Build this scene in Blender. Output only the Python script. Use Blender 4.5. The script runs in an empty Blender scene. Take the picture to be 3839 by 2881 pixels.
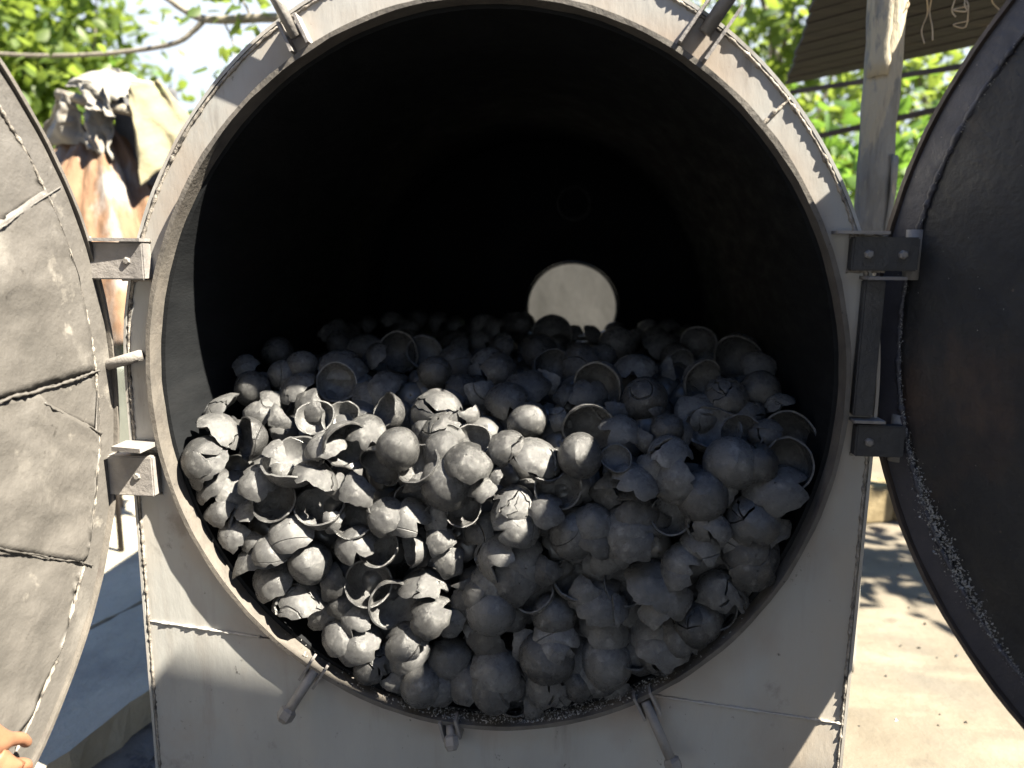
import bpy, bmesh, math, random
from mathutils import Vector, Matrix, noise
R = math.radians
scene = bpy.context.scene
C = scene.collection
ZC = 1.12                                   # height of the kiln axis above the pavement

# ------------------------------------------------------------------ camera
cam_d = bpy.data.cameras.new('camera'); cam = bpy.data.objects.new('camera', cam_d); C.objects.link(cam)
fw = Vector((-0.0874711, 0.98092843, -0.17357486)); rt = Vector((0.99580131, 0.09082261, 0.01144546)); up = Vector((-0.0269917, 0.17184493, 0.98475417))
cam.matrix_world = Matrix(((rt.x, up.x, -fw.x, 0.2), (rt.y, up.y, -fw.y, -1.5457), (rt.z, up.z, -fw.z, 0.2959 + ZC), (0, 0, 0, 1)))
cam_d.sensor_width = 36; cam_d.lens = 26.26; cam_d.clip_start = 0.05; cam_d.clip_end = 500
cam_d.dof.use_dof = True; cam_d.dof.focus_distance = 1.68; cam_d.dof.aperture_fstop = 1.8
scene.camera = cam
# ------------------------------------------------------------------ sky, sun, exposure
AZ, EL = R(70), R(50)                       # sun: to the right and a little behind the camera
SUN = Vector((math.cos(EL) * math.sin(AZ), -math.cos(EL) * math.cos(AZ), math.sin(EL)))
w = bpy.data.worlds.new('World'); scene.world = w; w.use_nodes = True
nt = w.node_tree; bg = nt.nodes['Background']
sky = nt.nodes.new('ShaderNodeTexSky'); sky.sky_type = 'NISHITA'; sky.sun_disc = False
sky.sun_elevation = EL; sky.sun_rotation = math.pi - AZ; sky.dust_density = 0.3; sky.air_density = 1.0; sky.ozone_density = 10.0
# a belt of white heat haze round the whole horizon, thinning out with height
tcw = nt.nodes.new('ShaderNodeTexCoord'); sx = nt.nodes.new('ShaderNodeSeparateXYZ'); nt.links.new(tcw.outputs['Generated'], sx.inputs[0])
hz = nt.nodes.new('ShaderNodeMapRange'); hz.interpolation_type = 'SMOOTHSTEP'; hz.inputs['From Min'].default_value = 0.46; hz.inputs['From Max'].default_value = 0.32; hz.inputs['To Max'].default_value = 0.85
nt.links.new(sx.outputs['Z'], hz.inputs['Value']); mxw = nt.nodes.new('ShaderNodeMix'); mxw.data_type = 'RGBA'; nt.links.new(hz.outputs[0], mxw.inputs[0]); nt.links.new(sky.outputs[0], mxw.inputs[6]); mxw.inputs[7].default_value = (3.8, 4.0, 4.2, 1)
nt.links.new(mxw.outputs[2], bg.inputs[0]); bg.inputs[1].default_value = 0.05
sd = bpy.data.lights.new('sun', 'SUN'); sd.energy = 5.0; sd.angle = R(0.55); sd.color = (1.0, 0.92, 0.77)
so = bpy.data.objects.new('sun', sd); C.objects.link(so); so.rotation_euler = (-SUN).to_track_quat('-Z', 'Y').to_euler(); so.location = (4, -2, 6)
vs = scene.view_settings; vs.view_transform = 'Standard'; vs.look = 'None'; vs.gamma = 1; vs.exposure = 2.6; vs.use_curve_mapping = False

# ------------------------------------------------------------------ materials
def mat(name, c1, c2, scale=6, rough=0.8, bump=0.3, bscale=40, c3=None, s3=2.0, t3=(0.55, 0.7), metal=0.0, detail=8, stretch=None,
        spots=None, spot_scale=30, spot_t=0.08, trans=None, spec=0.5, rnd=0.0, bdist=0.01, spot_mask=None):
    m = bpy.data.materials.new(name); m.use_nodes = True; n = m.node_tree.nodes; l = m.node_tree.links; p = n['Principled BSDF']
    tc = n.new('ShaderNodeTexCoord'); co = tc.outputs['Object']
    if rnd:
        oi = n.new('ShaderNodeObjectInfo'); va = n.new('ShaderNodeVectorMath'); va.operation = 'ADD'
        cb = n.new('ShaderNodeVectorMath'); cb.operation = 'SCALE'; cb.inputs[0].default_value = (13, 7, 11); l.new(oi.outputs['Random'], cb.inputs['Scale'])
        l.new(co, va.inputs[0]); l.new(cb.outputs[0], va.inputs[1]); co = va.outputs[0]
    src = co
    if stretch:
        mp = n.new('ShaderNodeMapping'); mp.inputs['Scale'].default_value = stretch; l.new(co, mp.inputs[0]); src = mp.outputs[0]
    def noi(s, d=detail, v=src):
        t = n.new('ShaderNodeTexNoise'); t.inputs['Scale'].default_value = s; t.inputs['Detail'].default_value = d; t.inputs['Roughness'].default_value = 0.62; l.new(v, t.inputs[0]); return t
    def ramp(a, b, v):
        r = n.new('ShaderNodeMapRange'); r.inputs['From Min'].default_value = a; r.inputs['From Max'].default_value = b; l.new(v, r.inputs['Value']); return r.outputs[0]
    def mix(f, a, b):
        x = n.new('ShaderNodeMix'); x.data_type = 'RGBA'; l.new(f, x.inputs[0])
        for i, v in ((6, a), (7, b)):
            if isinstance(v, tuple): x.inputs[i].default_value = (*v, 1)
            else: l.new(v, x.inputs[i])
        return x.outputs[2]
    col = mix(ramp(0.32, 0.68, noi(scale).outputs[0]), c1, c2)
    if c3: col = mix(ramp(*t3, noi(s3).outputs[0]), col, c3)
    if spots:
        v = n.new('ShaderNodeTexVoronoi'); v.inputs['Scale'].default_value = spot_scale; l.new(co, v.inputs[0])
        f = ramp(spot_t, spot_t * 0.6, v.outputs['Distance'])
        mk = n.new('ShaderNodeMath'); mk.operation = 'MULTIPLY'; l.new(f, mk.inputs[0]); l.new(ramp(0.5, 0.6, noi(spot_scale * 0.13, 2, co).outputs[0]), mk.inputs[1])
        col = mix(mk.outputs[0], col, spots)
    if rnd:
        h = n.new('ShaderNodeHueSaturation'); l.new(col, h.inputs['Color']); l.new(ramp(0, 1, oi.outputs['Random']), h.inputs['Value'])
        rr = h.inputs['Value'].links[0].from_node; rr.inputs['To Min'].default_value = 1 - rnd; rr.inputs['To Max'].default_value = 1 + rnd; col = h.outputs[0]
    l.new(col, p.inputs['Base Color']); p.inputs['Roughness'].default_value = rough; p.inputs['Metallic'].default_value = metal; p.inputs['Specular IOR Level'].default_value = spec
    if rough < 0.75:
        rg = ramp(0.3, 0.7, noi(scale * 1.7).outputs[0]); q = rg.node; q.inputs['To Min'].default_value = rough - 0.12; q.inputs['To Max'].default_value = rough + 0.15; l.new(rg, p.inputs['Roughness'])
    if bump:
        b = n.new('ShaderNodeBump'); b.inputs['Strength'].default_value = bump; b.inputs['Distance'].default_value = bdist; l.new(noi(bscale).outputs[0], b.inputs['Height']); l.new(b.outputs[0], p.inputs['Normal'])
    if trans:
        t = n.new('ShaderNodeBsdfTranslucent'); l.new(mix(ramp(0.3, 0.7, noi(scale).outputs[0]), trans, trans), t.inputs[0])
        x = n.new('ShaderNodeMixShader'); x.inputs[0].default_value = 0.5; l.new(p.outputs[0], x.inputs[1]); l.new(t.outputs[0], x.inputs[2]); l.new(x.outputs[0], n['Material Output'].inputs[0])
    return m
M = dict(
    char=mat('charred_shell', (0.050, 0.050, 0.051), (0.088, 0.088, 0.087), 3, 0.29, 0.45, 55, (0.19, 0.188, 0.182), 2.4, (0.56, 0.78), rnd=0.5, spots=(0.012, 0.012, 0.012), spot_scale=55, spot_t=0.10, bdist=0.004),
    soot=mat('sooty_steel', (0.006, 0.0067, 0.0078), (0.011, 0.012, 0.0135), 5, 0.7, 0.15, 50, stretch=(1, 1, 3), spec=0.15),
    sootback=mat('shade_darkened_soot', (0.002, 0.0025, 0.003), (0.004, 0.0045, 0.0055), 5, 0.9, 0.1, 50, spec=0.05),  # same soot as the drum, darkened so the back plate sinks into shade
    collar=mat('ashy_collar_steel', (0.075, 0.068, 0.06), (0.13, 0.116, 0.10), 18, 0.7, 0.5, 90, (0.065, 0.055, 0.05), 12, (0.55, 0.75), spots=(0.03, 0.027, 0.025), spot_scale=70, spot_t=0.16, bdist=0.004),
    plate=mat('dusty_plate_steel', (0.29, 0.288, 0.275), (0.37, 0.366, 0.35), 2.2, 0.45, 0.12, 30, (0.38, 0.33, 0.27), 1.6, (0.52, 0.75), stretch=(1.4, 1, 0.5), spots=(0.06, 0.055, 0.05), spot_scale=26, spot_t=0.05),
    hingedark=mat('sooty_shaded_hinge_steel', (0.022, 0.023, 0.026), (0.04, 0.04, 0.043), 9, 0.5, 0.3, 60, (0.12, 0.11, 0.10), 7, (0.62, 0.75)),  # soot, plus the right door's shadow put into the dark tone
    weld=mat('rough_weld', (0.025, 0.022, 0.02), (0.40, 0.36, 0.31), 45, 0.85, 1.0, 120, bdist=0.004),
    rod=mat('bolt_steel', (0.14, 0.13, 0.12), (0.22, 0.205, 0.19), 20, 0.5, 0.3, 80),
    hinge=mat('hinge_steel', (0.15, 0.14, 0.135), (0.27, 0.25, 0.235), 9, 0.55, 0.3, 60, (0.36, 0.33, 0.29), 5, (0.55, 0.75)),
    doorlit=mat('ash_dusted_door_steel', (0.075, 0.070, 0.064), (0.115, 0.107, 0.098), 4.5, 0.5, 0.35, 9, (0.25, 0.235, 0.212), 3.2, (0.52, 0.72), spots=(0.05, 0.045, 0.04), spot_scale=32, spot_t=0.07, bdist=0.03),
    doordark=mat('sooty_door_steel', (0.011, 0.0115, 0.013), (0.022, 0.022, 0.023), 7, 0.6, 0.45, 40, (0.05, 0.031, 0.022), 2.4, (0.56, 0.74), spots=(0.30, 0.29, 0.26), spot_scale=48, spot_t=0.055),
    flange=mat('bluish_door_flange', (0.025, 0.026, 0.036), (0.042, 0.042, 0.055), 12, 0.5, 0.3, 60, spots=(0.3, 0.29, 0.27), spot_scale=80, spot_t=0.09),
    doorwall=mat('brown_door_edge', (0.04, 0.03, 0.025), (0.065, 0.05, 0.042), 10, 0.6, 0.3, 60),
    ash=mat('white_ash', (0.24, 0.24, 0.235), (0.40, 0.395, 0.38), 60, 0.95, 0.6, 150),
    concrete=mat('worn_concrete', (0.10, 0.085, 0.063), (0.145, 0.124, 0.094), 2.5, 0.9, 0.5, 10, (0.10, 0.09, 0.074), 1.6, (0.48, 0.72), spots=(0.05, 0.045, 0.04), spot_scale=9, spot_t=0.035, bdist=0.02),
    cement=mat('fill_lightened_cement', (0.36, 0.325, 0.25), (0.46, 0.42, 0.33), 2.5, 0.9, 0.9, 14, (0.22, 0.21, 0.18), 2.2, (0.48, 0.72), spots=(0.05, 0.045, 0.04), spot_scale=14, spot_t=0.05, bdist=0.02),  # fill light put into the colour: paler than the sunlit slab's concrete
    ground=mat('charcoal_dusted_ground', (0.10, 0.095, 0.085), (0.20, 0.185, 0.16), 5, 0.95, 0.8, 30, (0.03, 0.03, 0.03), 9, (0.55, 0.7), bdist=0.03),
    slabedge=mat('broken_slab_edge', (0.07, 0.06, 0.05), (0.15, 0.13, 0.105), 9, 0.95, 1.0, 30, bdist=0.03),
    wall=mat('mossy_concrete_wall', (0.15, 0.163, 0.138), (0.25, 0.257, 0.225), 3, 0.9, 0.4, 20, (0.10, 0.11, 0.09), 2.2, (0.55, 0.75), stretch=(1, 1, 0.35)),
    cream=mat('stained_pale_wall', (0.035, 0.034, 0.030), (0.068, 0.066, 0.06), 5, 0.9, 0.3, 30, (0.05, 0.048, 0.043), 4.0, (0.52, 0.7), stretch=(1, 1, 0.6)),
    kerb=mat('yellow_brown_kerb', (0.12, 0.09, 0.045), (0.25, 0.2, 0.115), 7, 0.95, 0.6, 30),
    post=mat('weathered_post', (0.10, 0.095, 0.082), (0.24, 0.23, 0.20), 9, 0.9, 0.8, 25, (0.29, 0.255, 0.185), 7.0, (0.50, 0.54), stretch=(1, 1, 0.35), spots=(0.04, 0.035, 0.03), spot_scale=16, spot_t=0.06, bdist=0.02),
    roof=mat('old_roof_sheet', (0.014, 0.012, 0.011), (0.03, 0.026, 0.022), 6, 0.9, 0.4, 30, (0.05, 0.038, 0.028), 3, (0.55, 0.75), stretch=(1, 4, 1)),
    beam=mat('dark_beam', (0.03, 0.022, 0.018), (0.06, 0.045, 0.036), 8, 0.85, 0.3, 40),
    fibre=mat('dry_fibre', (0.22, 0.17, 0.11), (0.36, 0.29, 0.20), 20, 0.95, 0, 40),
    rust=mat('rust_stained_canvas', (0.125, 0.066, 0.034), (0.20, 0.118, 0.066), 5, 0.85, 0.5, 14, (0.22, 0.205, 0.185), 2.6, (0.50, 0.62), stretch=(2.2, 2.2, 0.5), bdist=0.02),
    orange=mat('orange_sheet', (0.30, 0.145, 0.06), (0.38, 0.20, 0.09), 6, 0.8, 0.3, 20),
    canvas=mat('pale_canvas', (0.17, 0.16, 0.14), (0.26, 0.245, 0.215), 7, 0.9, 0.4, 25, (0.17, 0.105, 0.06), 5, (0.58, 0.7), bdist=0.02),
    olive=mat('yellowed_canvas', (0.17, 0.15, 0.092), (0.23, 0.205, 0.13), 5, 0.9, 0.4, 25, (0.22, 0.27, 0.12), 4.5, (0.6, 0.68), bdist=0.02),
    greycloth=mat('grey_canvas', (0.065, 0.067, 0.072), (0.12, 0.12, 0.125), 8, 0.9, 0.4, 25),
    bark=mat('grey_bark', (0.13, 0.115, 0.09), (0.25, 0.225, 0.18), 14, 0.95, 0.8, 40, stretch=(1, 1, 0.25), bdist=0.02),
    leaf=mat('sunny_leaf', (0.05, 0.085, 0.014), (0.10, 0.145, 0.022), 1.4, 0.5, 0, 10, (0.03, 0.07, 0.018), 3, (0.5, 0.66), trans=(0.25, 0.33, 0.05)),
    leaf2=mat('deep_green_leaf', (0.04, 0.095, 0.022), (0.10, 0.18, 0.03), 1.6, 0.55, 0, 10, (0.14, 0.22, 0.035), 3, (0.52, 0.66), trans=(0.16, 0.29, 0.04)),
    leafdark=mat('fill_blocking_leaf', (0.018, 0.035, 0.016), (0.035, 0.06, 0.022), 1.6, 0.6, 0, 10),
    skin=mat('skin', (0.22, 0.105, 0.06), (0.28, 0.14, 0.08), 30, 0.5, 0.25, 140, bdist=0.002),
    nail=mat('finger_nail', (0.55, 0.34, 0.26), (0.6, 0.38, 0.3), 30, 0.35, 0, 10),
)
def crackle(m, scale, width, depth):
    n = m.node_tree.nodes; l = m.node_tree.links; p = n['Principled BSDF']; tc = n['Texture Coordinate']
    v = n.new('ShaderNodeTexVoronoi'); v.feature = 'DISTANCE_TO_EDGE'; v.inputs['Scale'].default_value = scale
    nz = n.new('ShaderNodeTexNoise'); nz.inputs['Scale'].default_value = scale * 1.5; nz.inputs['Detail'].default_value = 5; src = tc.outputs['Object']
    for x in n:
        if x.type == 'VECT_MATH' and x.operation == 'ADD': src = x.outputs[0]
    l.new(src, nz.inputs[0]); mx = n.new('ShaderNodeMix'); mx.data_type = 'VECTOR'; mx.inputs[0].default_value = 0.30; l.new(src, mx.inputs[4]); l.new(nz.outputs['Color'], mx.inputs[5]); l.new(mx.outputs[1], v.inputs[0])
    r = n.new('ShaderNodeMapRange'); r.inputs['From Max'].default_value = width; l.new(v.outputs['Distance'], r.inputs['Value'])
    b = n.new('ShaderNodeBump'); b.inputs['Strength'].default_value = 0.8; b.inputs['Distance'].default_value = depth; l.new(r.outputs[0], b.inputs['Height'])
    old = p.inputs['Normal'].links[0].from_socket; l.new(old, b.inputs['Normal']); l.new(b.outputs[0], p.inputs['Normal'])
crackle(M['char'], 0.12, 0.002, 0.006)
def streaks(m, scale, lo, hi, col, amount):
    n = m.node_tree.nodes; l = m.node_tree.links; p = n['Principled BSDF']; mp = n.new('ShaderNodeMapping'); mp.inputs['Scale'].default_value = scale; l.new(n['Texture Coordinate'].outputs['Object'], mp.inputs[0])
    t = n.new('ShaderNodeTexNoise'); t.inputs['Scale'].default_value = 1; t.inputs['Detail'].default_value = 7; t.inputs['Roughness'].default_value = 0.65; l.new(mp.outputs[0], t.inputs[0])
    r = n.new('ShaderNodeMapRange'); r.inputs['From Min'].default_value = lo; r.inputs['From Max'].default_value = hi; r.inputs['To Max'].default_value = amount; l.new(t.outputs[0], r.inputs['Value'])
    x = n.new('ShaderNodeMix'); x.data_type = 'RGBA'; old = p.inputs['Base Color'].links[0].from_socket; l.new(r.outputs[0], x.inputs[0]); l.new(old, x.inputs[6]); x.inputs[7].default_value = (*col, 1); l.new(x.outputs[2], p.inputs['Base Color'])
streaks(M['plate'], (16, 16, 1.6), 0.56, 0.80, (0.20, 0.165, 0.135), 0.5)
streaks(M['plate'], (5, 5, 4), 0.63, 0.70, (0.12, 0.11, 0.10), 0.6)
streaks(M['doorlit'], (7, 7, 7), 0.60, 0.68, (0.28, 0.26, 0.23), 0.6)
streaks(M['doorlit'], (22, 22, 18), 0.64, 0.70, (0.03, 0.027, 0.024), 0.8)
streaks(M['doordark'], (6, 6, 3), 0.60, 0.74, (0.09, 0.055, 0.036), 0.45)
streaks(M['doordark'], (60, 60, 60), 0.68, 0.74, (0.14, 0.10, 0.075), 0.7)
streaks(M['soot'], (3, 3, 9), 0.58, 0.8, (0.016, 0.016, 0.017), 0.6)
streaks(M['concrete'], (1.2, 3.0, 1), 0.5, 0.7, (0.24, 0.205, 0.15), 0.6)
streaks(M['post'], (30, 30, 3), 0.55, 0.72, (0.05, 0.045, 0.04), 0.7)
def heat_tint(m, col):                     # brown heat discolouration of the steel round the kiln mouth
    n = m.node_tree.nodes; l = m.node_tree.links; p = n['Principled BSDF']; sp = n.new('ShaderNodeMapping'); sp.inputs['Location'].default_value = (0, 0, -ZC * 0.947); sp.inputs['Scale'].default_value = (1, 0, 0.947); l.new(n['Texture Coordinate'].outputs['Object'], sp.inputs[0])
    ln = n.new('ShaderNodeVectorMath'); ln.operation = 'LENGTH'; l.new(sp.outputs[0], ln.inputs[0]); t = n.new('ShaderNodeTexNoise'); t.inputs['Scale'].default_value = 4; t.inputs['Detail'].default_value = 6; l.new(n['Texture Coordinate'].outputs['Object'], t.inputs[0])
    ad = n.new('ShaderNodeMath'); ad.operation = 'MULTIPLY_ADD'; ad.inputs[1].default_value = 0.34; l.new(t.outputs[0], ad.inputs[0]); l.new(ln.outputs['Value'], ad.inputs[2])
    r = n.new('ShaderNodeMapRange'); r.inputs['From Min'].default_value = 0.99; r.inputs['From Max'].default_value = 0.88; r.inputs['To Max'].default_value = 0.7; l.new(ad.outputs[0], r.inputs['Value'])
    x = n.new('ShaderNodeMix'); x.data_type = 'RGBA'; old = p.inputs['Base Color'].links[0].from_socket; l.new(r.outputs[0], x.inputs[0]); l.new(old, x.inputs[6]); x.inputs[7].default_value = (*col, 1); l.new(x.outputs[2], p.inputs['Base Color'])
heat_tint(M['plate'], (0.27, 0.205, 0.155))
streaks(M['plate'], (9, 9, 1.1), 0.60, 0.74, (0.10, 0.08, 0.065), 0.65)
streaks(M['plate'], (2.6, 2.6, 2.2), 0.52, 0.72, (0.31, 0.26, 0.21), 0.7)
streaks(M['concrete'], (7, 7, 7), 0.60, 0.74, (0.06, 0.053, 0.043), 0.6)
streaks(M['plate'], (38, 38, 30), 0.66, 0.72, (0.05, 0.046, 0.042), 0.8)
streaks(M['char'], (3.5, 3.5, 3.5), 0.56, 0.72, (0.20, 0.197, 0.19), 0.6)
streaks(M['char'], (16, 16, 16), 0.62, 0.70, (0.02, 0.02, 0.02), 0.7)
# ------------------------------------------------------------------ helpers
def link(name, me, m, parent=None, smooth=True):
    if m: me.materials.append(M[m] if isinstance(m, str) else m)
    if smooth: me.polygons.foreach_set('use_smooth', [True] * len(me.polygons))
    o = bpy.data.objects.new(name, me); C.objects.link(o)
    if parent: o.parent = parent
    return o
def obj(name, bm, m, parent=None, smooth=False, bev=0):
    if bev: bmesh.ops.bevel(bm, geom=bm.edges[:], offset=bev, segments=2, affect='EDGES', clamp_overlap=True)
    bmesh.ops.recalc_face_normals(bm, faces=bm.faces)
    me = bpy.data.meshes.new(name); bm.to_mesh(me); bm.free(); return link(name, me, m, parent, smooth)
def tag(o, label=None, cat=None, group=None, kind=None):
    for k, v in (('label', label), ('category', cat), ('group', group), ('kind', kind)):
        if v: o[k] = v
    return o
def empty(name, loc, label, cat, group=None):
    o = bpy.data.objects.new(name, None); C.objects.link(o); o.location = loc; o.empty_display_size = 0.1; return tag(o, label, cat, group)
def world_part(o):                        # a part modelled in world space under an empty that is not at the origin
    o.matrix_parent_inverse = Matrix.Translation(o.parent.location).inverted(); return o
def box(bm, lo, hi, rot=None, org=(0, 0, 0)):
    g = bmesh.ops.create_cube(bm, size=1); s = [hi[i] - lo[i] for i in range(3)]; c = [(hi[i] + lo[i]) / 2 for i in range(3)]
    for v in g['verts']:
        v.co = Vector((v.co.x * s[0] + c[0], v.co.y * s[1] + c[1], v.co.z * s[2] + c[2]))
        if rot: v.co = rot @ v.co
        v.co += Vector(org)
    return g['verts']
def hexa(bm, P):                          # 8 points: bottom ring, top ring
    v = [bm.verts.new(p) for p in P]
    for f in ((0, 3, 2, 1), (4, 5, 6, 7), (0, 1, 5, 4), (1, 2, 6, 5), (2, 3, 7, 6), (3, 0, 4, 7)): bm.faces.new([v[i] for i in f])
def tube(bm, pts, rad, seg=10, cap=True, wob=0.0, seed=0):
    pts = [Vector(p) for p in pts]; rings = []; rng = random.Random(seed)
    ref = Vector((0.31, 0.23, 0.92)).normalized()
    for i, p in enumerate(pts):
        t = (pts[min(i + 1, len(pts) - 1)] - pts[max(i - 1, 0)]).normalized()
        a = t.cross(ref)
        if a.length < 1e-3: a = t.cross(Vector((1, 0, 0)))
        a.normalize(); b = t.cross(a); r = rad[i] if isinstance(rad, (list, tuple)) else rad
        rings.append([bm.verts.new(p + (a * math.cos(6.28318 * k / seg) + b * math.sin(6.28318 * k / seg)) * r * (1 + wob * rng.uniform(-1, 1))) for k in range(seg)])
    for i in range(len(rings) - 1):
        for k in range(seg): bm.faces.new((rings[i][k], rings[i][(k + 1) % seg], rings[i + 1][(k + 1) % seg], rings[i + 1][k]))
    if cap: bm.faces.new(rings[0][::-1]); bm.faces.new(rings[-1])
def curve_pts(P, n=10):                   # Catmull-Rom through points
    P = [Vector(p) for p in P]; P = [P[0] * 2 - P[1]] + P + [P[-1] * 2 - P[-2]]; o = []
    for i in range(1, len(P) - 2):
        for k in range(n):
            t = k / n; o.append(0.5 * (2 * P[i] + (P[i + 1] - P[i - 1]) * t + (2 * P[i - 1] - 5 * P[i] + 4 * P[i + 1] - P[i + 2]) * t * t + (3 * P[i] - P[i - 1] - 3 * P[i + 1] + P[i + 2]) * t ** 3))
    o.append(P[-2]); return o
def fbm(x, y, z, s=1.0): return noise.fractal(Vector((x * s, y * s, z * s)), 0.6, 2.0, 4)
# ================================================================== ground
def slab(name, poly, z0, z1, m, jag=0.0, parent=None):
    bm = bmesh.new(); P = []
    for i in range(len(poly)):
        a = Vector(poly[i]); b = Vector(poly[(i + 1) % len(poly)]); n = max(1, int((b - a).length / 0.06)) if jag else 1
        for k in range(n):
            p = a.lerp(b, k / n); d = (b - a).normalized(); nn = Vector((-d.y, d.x))
            P.append(p + nn * jag * fbm(p.x, p.y, 0, 9) if jag and k else p)
    lo = [bm.verts.new((p.x + (0.02 * fbm(p.x, p.y, 3, 12) if jag else 0), p.y, z0)) for p in P]; hi = [bm.verts.new((p.x, p.y, z1)) for p in P]
    bm.faces.new(hi); bm.faces.new(lo[::-1])
    for i in range(len(P)): j = (i + 1) % len(P); bm.faces.new((lo[i], lo[j], hi[j], hi[i]))
    return obj(name, bm, m, parent)
bm = bmesh.new(); bmesh.ops.create_grid(bm, x_segments=1, y_segments=1, size=120)
for v in bm.verts: v.co.z = -0.12
tag(obj('ground', bm, 'ground'), kind='structure')
tag(slab('pavement', [(0.88, -4), (9, -4), (9, 7), (0.88, 7)], -0.13, 0.0, 'concrete', 0.0), kind='structure')
jx = lambda y: -1.622 + 0.292 * (y - 0.873)
ex_ = lambda y: -1.166 - 0.176 * (0.589 - y)
tag(slab('pavement', [(-9, -4), (jx(-4) - .006, -4), (jx(2.62) - .006, 2.62), (-9, 2.62)], -0.13, 0.0, 'cement', 0.010), kind='structure')
tag(slab('pavement', [(jx(-4) + .006, -4), (ex_(-4) - .0, -4), (ex_(2.62), 2.62), (jx(2.62) + .006, 2.62)], -0.13, -0.003, 'cement', 0.016), kind='structure')

# ================================================================== kiln
kiln = empty('charcoal_kiln', (0, 0, -0.12), 'grey steel drum kiln, open at the front and full of charred coconut shells', 'kiln')
RX, RZ = 0.757, 0.799
def kp(o): return world_part(o)
def lathe(name, prof, m, seg=160, parent=kiln, wob=None, smooth=True):
    bm = bmesh.new(); rings = []
    for k in range(seg):
        a = 2 * math.pi * k / seg; c_, s_ = math.cos(a), math.sin(a); ring = []
        for i, (d, y) in enumerate(prof):
            dd = d + (wob * fbm(c_ * 3, s_ * 3, i * 7.3, 3.0) if wob else 0); yy = y + (wob * fbm(c_ * 3, s_ * 3, 40 + i, 4.0) if wob and y < 0.03 else 0)
            ring.append(bm.verts.new(((RX + dd) * c_, yy, ZC + (RZ + dd) * s_)))
        rings.append(ring)
    n = len(prof)
    for k in range(seg):
        A, B = rings[k], rings[(k + 1) % seg]
        for i in range(n): j = (i + 1) % n; bm.faces.new((A[i], A[j], B[j], B[i]))
    o = obj(name, bm, m, parent, False); kp(o)
    if smooth:
        me = o.data; me.polygons.foreach_set('use_smooth', [True] * len(me.polygons)); me.set_sharp_from_angle(angle=R(30))
    return o
lathe('collar', [(0, 0.014), (0, 0.060), (-0.010, 0.060), (-0.010, 0.014)], 'collar', wob=0.0016)
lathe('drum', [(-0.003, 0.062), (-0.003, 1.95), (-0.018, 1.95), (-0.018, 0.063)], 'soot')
# back plate with the round opening, and the small pipe ring above it
bm = bmesh.new(); hc = Vector((0.163, 0.041 + ZC)); hr = 0.218; A = []; seg = 96
for k in range(seg):
    a = 2 * math.pi * k / seg; d = Vector((math.cos(a), math.sin(a)))
    lo_, hi_ = 0.0, 3.0
    for _ in range(40):
        t = (lo_ + hi_) / 2; p = hc + d * t
        if (p.x / (RX - .010)) ** 2 + ((p.y - ZC) / (RZ - .010)) ** 2 < 1: lo_ = t
        else: hi_ = t
    p0 = hc + d * hr; p1 = hc + d * lo_
    A.append([bm.verts.new((p0.x, 1.93, p0.y)), bm.verts.new((p1.x, 1.93, p1.y)), bm.verts.new((p1.x, 1.942, p1.y)), bm.verts.new((p0.x, 1.942, p0.y))])
for k in range(seg):
    P, Q = A[k], A[(k + 1) % seg]
    for i in range(4): j = (i + 1) % 4; bm.faces.new((P[i], P[j], Q[j], Q[i]))
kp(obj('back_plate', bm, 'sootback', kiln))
bm = bmesh.new(); A = []
for k in range(64):
    a = 2 * math.pi * k / 64; A.append([bm.verts.new((hc.x + rr * math.cos(a), y, hc.y + rr * math.sin(a))) for rr, y in ((hr - .001, 1.918), (hr - .012, 1.918), (hr - .012, 2.03), (hr - .001, 2.03))])
for k in range(64):
    P, Q = A[k], A[(k + 1) % 64]
    for i in range(4): j = (i + 1) % 4; bm.faces.new((P[i], P[j], Q[j], Q[i]))
kp(obj('flue_pipe', bm, 'soot', kiln))
bm = bmesh.new(); tube(bm, [(0.162 + .073 * math.cos(a), 1.915, 0.517 + ZC + .073 * math.sin(a)) for a in [2 * math.pi * k / 40 for k in range(41)]], 0.010, 8, True, 0.2)
kp(obj('vent_ring', bm, 'soot', kiln, True))
# arched front plate: upper and lower sheets, casing, weld seams
HW, HH, ZB = 0.815, 0.885, -1.235
def arch(a, off=0.0):
    c_, s_ = math.cos(a), math.sin(a)
    if s_ >= 0:
        t = 1 / math.sqrt((c_ / (HW + off)) ** 2 + (s_ / (HH + off)) ** 2); return c_ * t, s_ * t
    t = min((HW + off) / abs(c_) if abs(c_) > 1e-6 else 9e9, ZB / s_); return c_ * t, s_ * t
ca = math.atan2(ZB, HW); angs = sorted(set([2 * math.pi * k / 160 - math.pi for k in range(160)] + [ca, -math.pi - ca]))
def plate_bm():
    bm = bmesh.new(); A = []
    for a in angs:
        x1, z1 = arch(a); 
        r = 1 / math.sqrt((math.cos(a) / (RX + .003)) ** 2 + (math.sin(a) / (RZ + .003)) ** 2); x0, z0 = r * math.cos(a), r * math.sin(a)
        ring = []
        for y in (0.040, 0.048):
            for t in (0, 0.5, 1): ring.append((x0 + (x1 - x0) * t, y, ZC + z0 + (z1 - z0) * t))
        A.append([bm.verts.new(p) for p in (ring[0], ring[1], ring[2], ring[5], ring[4], ring[3])])
    n = len(A)
    for k in range(n):
        P, Q = A[k], A[(k + 1) % n]
        for i in range(6): j = (i + 1) % 6; bm.faces.new((P[i], P[j], Q[j], Q[i]))
    return bm
sl = Vector((1.63, 0, -0.154)); sn = Vector((0.154, 0, 1.63)).normalized(); sp = Vector((-0.815, 0, -0.585 + ZC))
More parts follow.
